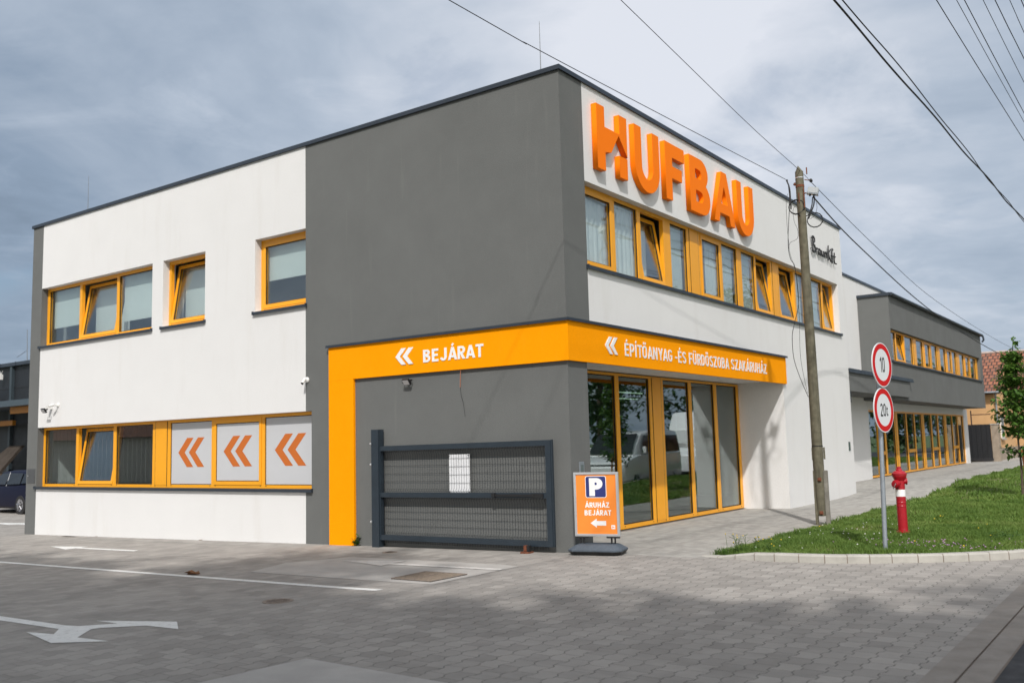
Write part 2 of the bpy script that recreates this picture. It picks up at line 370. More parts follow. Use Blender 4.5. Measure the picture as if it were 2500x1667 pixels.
def ground_mat(name, kind):
    m = bpy.data.materials.new(name); m.use_nodes = True; nt = m.node_tree; b = nt.nodes['Principled BSDF']
    b.inputs['Roughness'].default_value = .9; b.inputs['Specular IOR Level'].default_value = .25
    tc = nd(nt, 'ShaderNodeTexCoord').outputs['Object']; s = nd(nt, 'ShaderNodeSeparateXYZ'); nt.links.new(tc, s.inputs[0])
    x, y = E(nt, s.outputs[0]), E(nt, s.outputs[1])
    wob = noise(nt, tc, 9, 2); x = x + (E(nt, wob.outputs[0]) - .5) * .010; y = y + (E(nt, wob.outputs[1] if False else wob.outputs[0]) - .5) * .010
    if kind == 'wave':                          # interlocking pavers: wavy joints along y, straight cross joints
        W, L = .165, .20
        wave = (y * (6.28318 / L)).f('SINE').f('MULTIPLY', 2.2).f('MAXIMUM', -1).f('MINIMUM', 1)
        xx = (x + wave * .0135) / W
    else:
        W, L = .10, .20
        xx = x / W
    cx = xx.f('FLOOR'); fx = xx.f('FRACT'); jx = (fx - .5).f('ABSOLUTE')
    yy = y / L + (cx * .5).f('FRACT') + (.25 if kind == 'wave' else 0); cy = yy.f('FLOOR'); jy = (yy.f('FRACT') - .5).f('ABSOLUTE')
    jw = .042 if kind == 'wave' else .03
    gx = jx.f('SUBTRACT', .5 - jw).f('DIVIDE', jw, clamp=True); gy = jy.f('SUBTRACT', .5 - .026).f('DIVIDE', .026, clamp=True)
    cb = nd(nt, 'ShaderNodeCombineXYZ'); nt.links.new(cx.s, cb.inputs[0]); nt.links.new(cy.s, cb.inputs[1])
    wn = nd(nt, 'ShaderNodeTexWhiteNoise', noise_dimensions='2D'); nt.links.new(cb.outputs[0], wn.inputs[0]); tone = E(nt, wn.outputs[0])
    big = E(nt, noise(nt, tc, .45, 5, .6, .5).outputs[0]); med = E(nt, noise(nt, tc, 3.5, 5, .65).outputs[0]); fine = E(nt, noise(nt, tc, 160, 2, .6).outputs[0])
    # joints partly filled with sand: strength varies
    fill = E(nt, noise(nt, tc, 14, 3, .6).outputs[0]).f('SUBTRACT', .30).f('MULTIPLY', 4.5, clamp=True)
    if kind == 'wave': fill = fill * (x + 3.0).f('MULTIPLY', .22, clamp=True).f('MAXIMUM', .30)
    j = gx.f('MAXIMUM', gy * (.75 if kind == 'wave' else .8)) * fill
    mp = nd(nt, 'ShaderNodeMapping'); mp.inputs['Rotation'].default_value = (0, 0, .35); mp.inputs['Scale'].default_value = (.35, 2.2, 1); nt.links.new(tc, mp.inputs[0])
    tyr = E(nt, noise(nt, mp.outputs[0], 1.1, 4, .6, .3).outputs[0]).f('SUBTRACT', .55).f('MULTIPLY', 4, clamp=True)
    v = .80 + (tone - .5) * .19 + (big - .5) * .38 + (med - .5) * .34 + (fine - .5) * .22
    v = v - tyr * .16
    base = (.375, .352, .325) if kind == 'wave' else (.43, .415, .385)
    col = mixc(nt, 1.0, base, (1, 1, 1), 'MULTIPLY')
    vm = nd(nt, 'ShaderNodeVectorMath', operation='SCALE'); nt.links.new(col, vm.inputs[0]); nt.links.new(v.s, vm.inputs['Scale'])
    spots = E(nt, noise(nt, tc, 6, 6, .75).outputs[0]).f('SUBTRACT', .66).f('MULTIPLY', 6, clamp=True)
    oil = E(nt, noise(nt, tc, 1.7, 5, .8, 1.0).outputs[0]).f('SUBTRACT', .665).f('MULTIPLY', 9, clamp=True)
    c2 = mixc(nt, spots * .35, vm.outputs[0], (.16, .14, .125)); c2 = mixc(nt, oil * .35, c2, (.09, .085, .08))
    wp = E(nt, noise(nt, tc, 24, 3, .7).outputs[0]).f('SUBTRACT', .70).f('MULTIPLY', 12, clamp=True); c2 = mixc(nt, wp * .35, c2, (.50, .48, .44))
    c3 = mixc(nt, j * (.85 if kind == 'wave' else .35), c2, (.045, .042, .04))
    nt.links.new(c3, b.inputs['Base Color'])
    h = (1 - j) * 1.0 + tone * .25 + fine * .25 + med * .5
    bp = nd(nt, 'ShaderNodeBump'); bp.inputs['Strength'].default_value = .6; bp.inputs['Distance'].default_value = .006
    nt.links.new(h.s, bp.inputs['Height']); nt.links.new(bp.outputs[0], b.inputs['Normal'])
    return m
pavem = ground_mat('interlocking_pavers', 'wave'); sidem = ground_mat('rectangular_pavers', 'brick')
def vegmat(name, cols, scale, trans=.0, rough=.6):
    m = bpy.data.materials.new(name); m.use_nodes = True; nt = m.node_tree; b = nt.nodes['Principled BSDF']
    tc = nd(nt, 'ShaderNodeTexCoord').outputs['Object']
    n = noise(nt, tc, scale, 3, .7); big = noise(nt, tc, 1.1, 4, .6)
    f = (E(nt, n.outputs[0]) - .5) * 1.5 + (E(nt, big.outputs[0]) - .5) * 1.3 + .5
    c = ramp(nt, f, [(i / (len(cols) - 1), k) for i, k in enumerate(cols)]); nt.links.new(c, b.inputs['Base Color'])
    b.inputs['Roughness'].default_value = rough; b.inputs['Specular IOR Level'].default_value = .3
    if trans:
        t = nd(nt, 'ShaderNodeBsdfTranslucent'); nt.links.new(c, t.inputs[0]); mx = nd(nt, 'ShaderNodeMixShader'); mx.inputs[0].default_value = trans
        o = nt.nodes['Material Output']; nt.links.new(b.outputs[0], mx.inputs[1]); nt.links.new(t.outputs[0], mx.inputs[2]); nt.links.new(mx.outputs[0], o.inputs[0])
    return m
grassm = vegmat('grass_blades', [(.055, .105, .020), (.100, .180, .032), (.155, .245, .050), (.31, .31, .12)], 45, .3)
soilm = vegmat('lawn_soil', [(.07, .085, .03), (.14, .12, .06), (.26, .20, .12)], 5)
leafm = vegmat('tree_leaves', [(.03, .065, .014), (.07, .15, .025), (.14, .25, .04)], 12, .3, .45)
farleaf = vegmat('far_leaves', [(.02, .045, .012), (.04, .085, .02), (.07, .12, .03)], 3, .2)
terrm = vegmat('terrain_grass', [(.05, .08, .025), (.08, .12, .03), (.14, .14, .07)], 1)
rooftile = bpy.data.materials.new('roof_tiles'); rooftile.use_nodes = True
_nt = rooftile.node_tree; _b = _nt.nodes['Principled BSDF']; _tc = nd(_nt, 'ShaderNodeTexCoord').outputs['Object']
_br = nd(_nt, 'ShaderNodeTexBrick'); _nt.links.new(nd(_nt, 'ShaderNodeUVMap').outputs[0], _br.inputs[0])
for k, v in (('Color1', (.34, .13, .07, 1)), ('Color2', (.22, .085, .055, 1)), ('Mortar', (.045, .025, .02, 1)), ('Scale', 1.0), ('Mortar Size', .03), ('Brick Width', .24), ('Row Height', .33)): _br.inputs[k].default_value = v
_n = noise(_nt, _tc, 2.5, 5, .7); _nt.links.new(mixc(_nt, ramp(_nt, _n.outputs[0], [(.45, 0.), (.7, .75)]), _br.outputs[0], (.10, .075, .065)), _b.inputs['Base Color'])
_bp = nd(_nt, 'ShaderNodeBump'); _bp.inputs['Distance'].default_value = .05; _nt.links.new(_br.outputs['Fac'], _bp.inputs['Height']); _bp.invert = True; _nt.links.new(_bp.outputs[0], _b.inputs['Normal']); _b.inputs['Roughness'].default_value = .85
_uvm = [n for n in _nt.nodes if n.type == 'UVMAP'][0]; _uvm.uv_map = 'UVMap'

# ---------------------------------------------------------------- ground, roads, kerb (setting)
def sheet(name, m, xs, ys, dz, keep=lambda x, y: True, zf=gz):
    mb = MB(); nx, ny = len(xs), len(ys)
    vs = [(x, y, zf(x, y) + dz) for y in ys for x in xs]
    fs = [(j * nx + i, j * nx + i + 1, (j + 1) * nx + i + 1, (j + 1) * nx + i) for j in range(ny - 1) for i in range(nx - 1) if keep((xs[i] + xs[i + 1]) / 2, (ys[j] + ys[j + 1]) / 2)]
    mb.add(vs, fs); return tag(mb.build(name, m, fix=False), kind='structure')
fr = lambda a, b, n: [a + (b - a) * i / n for i in range(n + 1)]
sheet('ground', terrm, [-900, -300, -120] + fr(-60, 60, 60) + [120, 300, 900], [-900, -300, -100] + fr(-60, 90, 75) + [150, 400, 1200], -.09)
sheet('yard_paving', pavem, fr(-60, -1.06, 59) + fr(-1.0, 5.69, 13), fr(-40, 0, 40) + [.14], 0.0)
sheet('kerbside_paving', pavem, fr(1.93, 5.69, 12), [.14] + fr(.5, 4, 7), 0.0)
sheet('backyard_paving', pavem, fr(-60, -15.5, 45), fr(.14, 9.9, 10), 0.0)
sheet('pavement', sidem, [-1.2, -1.06, -.5, 0, .5, 1, 1.5, 1.93], [.14] + fr(.5, 46, 91), 0.0)
sheet('gutter_bed', mortar, [5.685, 6.08], fr(-40, 0, 40) + fr(1, 90, 89), -.009)
sheet('gutter', gutm, [5.692, 5.88], fr(-40, 0, 40) + fr(1, 90, 89), .003)
sheet('gutter_edge', gutm, [5.888, 6.07], fr(-40, 0, 40) + fr(1, 90, 89), -.004)
sheet('road', asph, [6.073, 9, 12.2], fr(-60, 120, 90), -.012)
sheet('side_road', asph, [-60, -30, 0, 5.69], [46.2, 60], .0)
def flat(name, pts, dz, m, th=None):
    mb = MB(); n = len(pts); bm = None
    me = polycurve([pts], .0005); 
    for v in me.vertices: v.co.z = gz(v.co.x, v.co.y) + dz
    # keep only the top sheet
    bm = bmesh.new(); bm.from_mesh(me); bmesh.ops.remove_doubles(bm, verts=bm.verts, dist=.0002)
    bmesh.ops.dissolve_degenerate(bm, edges=bm.edges, dist=.0001)
    fs = {}
    for f in list(bm.faces):
        k = tuple(sorted(v.index for v in f.verts))
        if k in fs: bm.faces.remove(f)
        else: fs[k] = f
    for f in bm.faces:
        if f.normal.z < 0: f.normal_flip()
    bm.to_mesh(me); bm.free(); return tag(link(name, me, m), kind='structure')
markm = mat('road_paint', (.74, .74, .72), .7, var=.10, vscale=6, bump=.3, bscale=90, stain=((.40, .38, .36), (1, 1, 1), 22, .56, .70, .7))
markw = mat('worn_road_paint', (.62, .60, .57), .8, var=.10, vscale=6, bump=.3, bscale=90, stain=((.40, .37, .35), (1, 1, 1), 12, .52, .66, .8))
slabm = mat('concrete_patch', (.39, .372, .35), .9, var=.12, vscale=2.2, bump=.35, bscale=80, stain=((.32, .30, .28), (1, 1, 1), 3.0, .5, .75, .6))
flat('concrete_slab', [(-3.45, -2.28), (-3.0, -1.387), (-.234, -1.466), (.143, -1.555), (.15, -3.245), (-1.548, -3.241), (-3.1, -3.19)], .004, slabm)
flat('concrete_slab', [(1.624, -7.6), (1.734, -6.514), (4.4, -6.58), (4.5, -9.5), (1.4, -9.5)], .004, slabm)
flat('painted_arrow', [(-10.873, -1.76), (-9.876, -1.56), (-9.87, -1.715), (-7.976, -1.725), (-7.887, -1.873), (-9.80, -1.86), (-9.788, -2.059)], .004, markm)
flat('painted_arrow', [(-2.813, -1.80), (-1.79, -1.56), (-1.76, -1.84), (.12, -1.854), (.157, -1.977), (-1.745, -1.965), (-1.72, -2.12)], .009, markw)
flat('painted_arrow', [(-4.6, -6.62), (-2.656, -6.62), (-1.429, -6.625), (-1.262, -6.59), (-1.188, -6.508), (-1.035, -6.347), (-1.399, -6.351), (-.875, -6.152), (-.552, -6.046), (-.191, -6.279), (-.649, -6.298), (-.96, -6.55), (-.991, -6.629), (-.709, -6.917), (-.268, -6.892), (-.684, -7.162), (-1.46, -6.977), (-1.079, -6.927), (-1.3, -6.76), (-2.378, -6.755), (-4.6, -6.76)], .004, markm)
lp = [(-30, -3.55)] + [(-8.868 + i * 1.0, -3.67 - .012 * i) for i in range(0, 9)] + [(-.118, -3.755)]
flat('lane_line', lp + [(x - .02, y - .115) for x, y in lp[::-1]], .004, markm)
flat('painted_arrow', [(-21.2, 1.85), (-19.6, 2.25), (-19.5, 2.05), (-17.9, 2.05), (-17.9, 1.9), (-19.5, 1.9), (-19.7, 1.7)], .004, markm)

# kerb around the lawn corner, made of separate stones
KC = [(1.80, .33), (2.21, .22), (2.75, .175), (3.3, .235), (3.8, .40), (4.3, .68), (4.8, 1.02), (5.25, 1.40), (5.55, 1.85), (5.67, 2.4), (5.69, 3.0)] + [(5.69, 3 + k) for k in range(1, 40)]
def densify(P, step):
    out = [Vector(P[0])]
    for a, b in zip(P, P[1:]):
        a, b = Vector(a), Vector(b); n = max(1, int((b - a).length / .05))
        for i in range(1, n + 1): out.append(a.lerp(b, i / n))
    for _ in range(6): out = [out[0]] + [(out[i - 1] + out[i] * 2 + out[i + 1]) / 4 for i in range(1, len(out) - 1)] + [out[-1]]
    res = [out[0]]; acc = 0
    for a, b in zip(out, out[1:]):
        acc += (b - a).length
        if acc >= step: res.append(b); acc = 0
    return res
KP = densify(KC, .26)
def kerbh(x, y): return .015 + .085 * smooth((x - 1.85) / .9)
mb = MB()
for i in range(len(KP) - 1):
    a, b = KP[i], KP[i + 1]; t = (b - a).normalized(); nrm = Vector((-t.y, t.x)); a2 = a + t * .008; b2 = b - t * .004
    ha, hb = kerbh(*a), kerbh(*b); jit = random.uniform(-.003, .003)
    def P(p, o, z): q = p + nrm * o; return (q.x, q.y, gz(q.x, q.y) + z + jit)
    vs = [P(a2, jit, -.05), P(a2, jit, ha - .02), P(a2, .018 + jit, ha), P(a2, .13, ha), P(a2, .13, -.05), P(b2, jit, -.05), P(b2, jit, hb - .02), P(b2, .018 + jit, hb), P(b2, .13, hb), P(b2, .13, -.05)]
    mb.add(vs, [(0, 1, 2, 3, 4), (9, 8, 7, 6, 5), (0, 5, 6, 1), (1, 6, 7, 2), (2, 7, 8, 3), (3, 8, 9, 4)], 0)
    mv = [P(b - t * .006, .004, -.05), P(b - t * .006, .004, hb - .02), P(b - t * .006, .02, hb - .004), P(b - t * .006, .125, hb - .004), P(b - t * .006, .125, -.05)]
    mv += [tuple(Vector(q) + Vector((t.x, t.y, 0)) * .014) for q in mv]
    mb.add(mv, [(0, 5, 6, 1), (1, 6, 7, 2), (2, 7, 8, 3), (3, 8, 9, 4)], 1)
tag(mb.build('kerb', [kerbm, mortar]), kind='structure')

# lawn
def xl(y): return 1.87 + .05 * math.sin(y * 2.1) + .03 * math.sin(y * 5.3 + 1)
KPI = [(k.x, k.y) for k in KP]
def yfront(x):
    x = min(x, 5.66)
    for (x0, y0), (x1, y1) in zip(KPI, KPI[1:]):
        if x0 <= x <= x1: return y0 + (y1 - y0) * (x - x0) / max(1e-6, x1 - x0) + .12
    return .45
def lz(x, y): return gz(x, y) + .005 + .075 * smooth((x - 1.95) / .9) + .015 * math.sin(x * 3 + y * 1.7) * smooth((x - 2.1))
NX, NY = 16, 90
vs = []; fs = []
for j in range(NY + 1):
    s = (j / NY) ** 1.8
    for i in range(NX + 1):
        x = 1.83 + (5.60 - 1.83) * i / NX; y0 = yfront(x); y = y0 + (46 - y0) * s
        vs.append((x + (xl(y) - 1.83) * (1 - i / NX), y, lz(x, y)))
for j in range(NY):
    for i in range(NX): a = j * (NX + 1) + i; fs.append((a, a + 1, a + NX + 2, a + NX + 1))
tag(MB().add(vs, fs).build('lawn', soilm, fix=False), kind='structure')
rng = np.random.default_rng(5)
def blades(name, n, yr, hh, wd, m, lab, patchy=True):
    X = rng.uniform(1.86, 5.6, n); Y = rng.uniform(yr[0], yr[1], n) if yr[0] > 1 else None
    if Y is None:
        Y = np.array([yfront(x) for x in X]) + .0 + (yr[1] - .2) * rng.random(n)
    k = X > 1.9 + .05 * np.sin(Y * 2.1) + rng.normal(0, .03, n); X, Y = X[k], Y[k]
    bare = (np.sin(X * 2.3 + 1.0) * np.sin(Y * 1.9 + .4) + np.sin(X * 5.1 + Y * 3.3) * .5)
    edge = np.array([y - yfront(x) for x, y in zip(X, Y)])
    dens = 1 - .72 * (bare > .72) - .5 * np.exp(-(edge / .12) ** 2) * (np.sin(X * 4) > .1)
    k = rng.random(len(X)) < dens; X, Y, bare = X[k], Y[k], bare[k]; n = len(X)
    Z = np.array([lz(x, y) for x, y in zip(X, Y)])
    H = rng.uniform(.5, 1.2, n) * hh * (1 + .45 * np.sin(X * 3.1 + 2) * np.sin(Y * 2.3) + .3 * np.sin(X * 9) * np.sin(Y * 8)); A = rng.uniform(0, 6.28, n); Bn = rng.uniform(.15, .9, n) * H; th = rng.uniform(0, 6.28, n)
    W = wd * rng.uniform(.6, 1.3, n)
    base = np.stack([X, Y, Z], 1); dxy = np.stack([np.cos(A), np.sin(A), 0 * A], 1) * W[:, None] / 2; lean = np.stack([np.cos(th), np.sin(th), 0 * th], 1)
    v0 = base - dxy; v1 = base + dxy; up = np.array([[0, 0, 1.]])
    mid = base + lean * (Bn * .3)[:, None] + up * (H * .6)[:, None]; v2 = mid + dxy * .7; v3 = mid - dxy * .7; tip = base + lean * Bn[:, None] + up * H[:, None]
    V = np.stack([v0, v1, v2, v3, tip], 1).reshape(-1, 3)
    me = bpy.data.meshes.new(name); me.vertices.add(len(V)); me.vertices.foreach_set('co', V.ravel())
    q = np.arange(n)[:, None] * 5; loops = np.concatenate([q + 0, q + 1, q + 2, q + 3, q + 3, q + 2, q + 4], 1).ravel()
    me.loops.add(len(loops)); me.loops.foreach_set('vertex_index', loops.astype(np.int32))
    ls = (np.arange(n)[:, None] * 7 + np.array([[0, 4]])).ravel(); me.polygons.add(2 * n); me.polygons.foreach_set('loop_start', ls.astype(np.int32))
    me.update(calc_edges=True); return me
parts = [blades('g', 90000, (0, 4.5), .055, .010, None, ''), blades('g', 60000, (4.5, 11), .06, .014, None, ''), blades('g', 60000, (11, 44), .07, .03, None, '')]
tag(link('grass', join(*parts), grassm), 'short green lawn grass between the kerb and the pavement', 'grass', kind='stuff')
def dots(name, n, cx, cy, sx, sy, r, h, m, lab):
    mb = MB()
    for _ in range(n):
        x, y = random.gauss(cx, sx), random.gauss(cy, sy)
        if x < 2.0 or x > 5.5 or y < yfront(x) + .05: continue
        z = lz(x, y) + random.uniform(.6, 1.2) * h; rr = r * random.uniform(.6, 1.2)
        vs = [(x + rr * math.cos(a), y + rr * math.sin(a), z) for a in (0, 1.26, 2.51, 3.77, 5.03)] + [(x, y, z + rr * .8), (x, y, z - rr * .6)]
        mb.add(vs, [(i, (i + 1) % 5, 5) for i in range(5)] + [((i + 1) % 5, i, 6) for i in range(5)])
    tag(mb.build(name, m, fix=False), lab, 'flowers', kind='stuff')
pink = mat('clover_pink', (.42, .22, .42), .7); yfl = mat('yellow_petal', (.72, .50, .02), .6); wfl = mat('white_clover', (.6, .6, .55), .7)
dots('clover_flowers', 110, 4.5, 1.75, .55, .35, .011, .065, pink, 'pinkish purple clover flowers dotted in the grass near the kerb')
dots('dandelions', 16, 3.8, 3.0, 1.0, 2.0, .015, .075, yfl, 'yellow flowers scattered through the lawn')
dots('white_clover', 60, 2.9, 2.4, .6, 1.2, .012, .06, wfl, 'tiny white clover heads scattered through the lawn')
def weed(name, c, n, h, spread, lab, flowers=False, lw=.018):
    t = thing(name, c, lab, 'weed'); mb = MB(); fb = MB()
    for k in range(n):
        a = random.uniform(0, 6.28); L = random.uniform(.5, 1) * h; ox, oy = random.gauss(0, spread * .35), random.gauss(0, spread * .35)
        tip = Vector((c[0] + ox + math.cos(a) * L * .35, c[1] + oy + math.sin(a) * L * .35, c[2] + L)); base = Vector((c[0] + ox, c[1] + oy, c[2])); mid = base.lerp(tip, .5) + Vector((0, 0, L * .08))
        mb.tube([base, mid, tip], [.003, .0025, .0015], 4)
        for q in range(7):
            p = base.lerp(tip, random.uniform(.1, 1)); b = random.uniform(0, 6.28); l = random.uniform(.04, .08) * (h / .2); dv = Vector((math.cos(b), math.sin(b), random.uniform(-.1, .6))) * l; sd = Vector((-math.sin(b), math.cos(b), 0)) * lw * .5
            mb.add([p, p + dv * .5 + sd, p + dv, p + dv * .5 - sd], [(0, 1, 2), (0, 2, 3)], 0, False, True)
        if flowers:
            (MB().lathe(tip - Vector((0, 0, .004)), [(.002, 0), (.010, .006), (.009, .010), (.002, .013)], 7).build('flower', yfl, t) if k % 2 else None)
    mb.build('foliage', leafm, t, fix=False)
weed('weed', (-4.27, -.05, gz(-4.3, 0)), 7, .2, .08, 'leafy green weed growing at the foot of the orange band', lw=.045)
weed('flowering_weed', (2.28, .62, .01), 16, .30, .35, 'tall weed with yellow flowers at the tip of the lawn', True)
weed('flowering_weed', (2.62, .60, .03), 12, .22, .3, 'shorter bushy weed with yellow flowers behind the start of the kerb', True)
weed('weed', (2.08, .42, .01), 16, .12, .16, 'low dark weed at the very point where kerb meets pavement')
weed('weed', (5.05, 2.7, lz(5, 2.7)), 14, .2, .2, 'leafy dark weed clump in the lawn right of the hydrant')

# ---------------------------------------------------------------- facades
FL = lambda u, d, z: (u, d, z)          # left facade, d goes into the house
FR = lambda u, d, z: (-d, u, z)         # right facade
def cells(fn, us, zs, pick, t, dlt=0.0):
    """wall made of grid cells; pick(u, z) -> material index or None for an opening"""
    mb = MB(fn); nu, nz = len(us) - 1, len(zs) - 1
    g = [[pick((us[i] + us[i + 1]) / 2, (zs[j] + zs[j + 1]) / 2) for j in range(nz)] for i in range(nu)]
    G = lambda i, j: g[i][j] if 0 <= i < nu and 0 <= j < nz else None
    for i in range(nu):
        for j in range(nz):
            m = g[i][j]
            if m is None: continue
            u0, u1, z0, z1 = us[i], us[i + 1], zs[j], zs[j + 1]
            mb.add([(u0, 0, z0), (u1, 0, z0), (u1, 0, z1), (u0, 0, z1)], [(0, 1, 2, 3)], m)
            mb.add([(u0, t, z0), (u1, t, z0), (u1, t, z1), (u0, t, z1)], [(3, 2, 1, 0)], 2)
            if G(i - 1, j) is None: mb.add([(u0, 0, z0), (u0, t, z0), (u0, t, z1), (u0, 0, z1)], [(3, 2, 1, 0)], m)
            if G(i + 1, j) is None: mb.add([(u1, 0, z0), (u1, t, z0), (u1, t, z1), (u1, 0, z1)], [(0, 1, 2, 3)], m)
            if G(i, j - 1) is None: mb.add([(u0, 0, z0), (u1, 0, z0), (u1, t, z0), (u0, t, z0)], [(3, 2, 1, 0)], m)
            if G(i, j + 1) is None: mb.add([(u0, 0, z1), (u1, 0, z1), (u1, t, z1), (u0, t, z1)], [(0, 1, 2, 3)], m)
    return mb
ZT = 7.135; XL = -15.385; XW = -14.912; XG = -5.575; YE = 14.04
hb = thing('commercial_building', (-7, 7, 0), 'two storey white and grey shop building with orange entrance band and yellow window frames', 'building')
opL = [(-14.916, -10.357, 4.18, 5.585), (-9.97, -8.54, 4.18, 5.585), (-6.996, -5.571, 4.18, 5.585), (-14.916, -5.423, .835, 2.241)]
def pickL(u, z):
    for a, b, c, d in opL:
        if a < u < b and c < z < d: return None
    return 0 if XW < u < XG else 1
us = sorted({XL, XW, XG, 0} | {v for o in opL for v in o[:2]}); zs = sorted({-.45, ZT} | {v for o in opL for v in o[2:]})
cells(FL, us, zs, pickL, .3).build('wall', [white, grey, inter], hb, fix=False)
opR = [(.655, 13.54, 4.212, 5.562), (.54, 8.95, -.45, 2.80)]
def pickR(u, z):
    for a, b, c, d in opR:
        if a < u < b and c < z < d: return None
    return 1 if (u < .655 and z > 2.8) or u < .55 else 0
us = sorted({.3, YE, .655, .54, 8.95, 13.54}); zs = [-.45, 2.80, 4.212, 5.562, ZT]
cells(FR, us, zs, pickR, .3).build('wall', [white, grey, inter], hb, fix=False)
mb = MB(); mb.box(-15.385, -.3, YE - .3, YE, -.45, ZT - .003); mb.box(-15.383, -15.1, .3, YE - .3, -.45, ZT - .003); mb.build('wall', white, hb)
MB(FR).box(8.95, 9.25, .3, 1.3, -.3, 2.80).build('recess_wall', white, hb)
mb = MB(FR); mb.box(.3, 9.25, .3, 1.3, 2.802, 2.95); mb.build('soffit', white, hb)
mb = MB(); mb.box(-15.1, -.3, .3, YE - .3, 2.952, 3.3); mb.box(-15.1, -.3, .3, YE - .3, 6.7, 6.95); mb.build('floor_slab', inter, hb)
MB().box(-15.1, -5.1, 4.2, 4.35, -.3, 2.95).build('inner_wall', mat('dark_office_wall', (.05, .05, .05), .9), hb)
mb = MB(); mb.box(-5.1, -4.95, .3, YE - .3, -.3, 2.95); mb.box(-15.1, -5, 3.8, 3.95, 3.3, 6.7); mb.box(-5, -4.85, .3, YE - .3, 3.3, 6.7)
for y in (4.85, 9.4): mb.box(-4.85, -.75, y, y + .12, 3.3, 6.7)
for x in (-10.2, -7.8): mb.box(x, x + .12, .6, 3.8, 3.3, 6.7)
mb.build('inner_wall', inter, hb)
MB().box(-4.95, -1.0, .3, YE - .3, -.12, -.012).build('shop_floor', interd, hb)
MB().box(-2.3, -1.9, 3.5, 3.8, -.01, 2.95).build('inner_column', inter, hb); MB().box(-4.9, -3.4, 1.0, 2.2, 0, 1.1).build('counter', inter, hb); MB().box(-4.9, -3.2, 5.5, 8, 0, 1.6).build('shelf_unit', inter, hb)
# coping
mb = MB(); o = .035
mb.box(XL - o, o, -o, .34, ZT - .005, 7.20); mb.box(-.34, o, .34, YE + o, ZT - .005, 7.20); mb.box(XL - o, -.34, YE - .34, YE + o, ZT - .005, 7.20); mb.box(XL - o, XL + .34, .34, YE - .34, ZT - .005, 7.20)
mb.build('coping', dark, hb)
MB().box(XL + .34, -.34, .34, YE - .34, 7.0, 7.05).build('roof', dark, hb)
for x in (-12.4, -9.3, -6.2, -3.1):
    pass
# orange band: a bent bar over the entrance with a leg down the left facade
BD = .05
mb = MB(); pr = [(-4.93, BD * -1), (BD, -BD), (BD, 9.06), (0.001, 9.06)]
b = MB()
b.box(-4.93, BD, -BD, -.001, 2.74, 3.335); b.box(.001, BD, -.0005, 9.06, 2.74, 3.335)
b.box(-4.93, -4.325, -BD, -.001, -.12, 2.739)
b.box(-.0, BD - .004, 8.0, 9.058, 2.745, 2.75)
b.build('sign_band', orange, hb)
mb = MB(); mb.box(-4.97, BD + .035, -BD - .035, -.002, 3.337, 3.362); mb.box(.002, BD + .035, -.0015, 9.10, 3.337, 3.362)
mb.box(-4.97, BD + .035, -BD - .037, -BD - .031, 3.318, 3.3365); mb.box(BD + .031, BD + .037, -BD - .037, 9.10, 3.318, 3.3365); mb.build('band_flashing', dark, hb)
U, V, NL, NR = (1, 0, 0), (0, 0, 1), (0, -1, 0), (1, 0, 0)
CH1 = [(0, .5), (.5, 1), (.86, 1), (.367, .5), (.86, 0), (.5, 0)]
def chevs(x0, x1, z0, z1, depth):
    h = z1 - z0; s = (x1 - x0) / 1.465
    a = [(x0 + s * px, z0 + h * pz) for px, pz in CH1]; b2 = [(x0 + s * (.605 + px), z0 + h * pz) for px, pz in CH1]
    return polycurve([a, b2], depth)
link('band_chevron', place(chevs(-3.325, -2.937, 2.900, 3.172, .012), (0, -BD - .001, 0), U, V, NL), lwhite, hb)
link('band_lettering', place(text('BEJÁRAT', -2.722, -1.508, 2.903, 3.108, .008, .18, .15), (0, -BD - .001, 0), U, V, NL), lwhite, hb)
link('band_chevron', place(chevs(1.005, 1.39, 2.902, 3.172, .012), (BD + .001, 0, 0), (0, 1, 0), V, NR), lwhite, hb)
for wd_, xa_, xb_ in (('ÉPÍTŐANYAG', 1.631, 3.317), ('-ÉS', 3.437, 3.876), ('FÜRDŐSZOBA', 4.002, 5.791), ('SZAKÁRUHÁZ', 5.921, 7.83)):
    link('band_lettering', place(text(wd_, xa_, xb_, 2.905, 3.112, .006, .155, .17), (BD + .001, 0, 0), (0, 1, 0), V, NR), lwhite, hb)

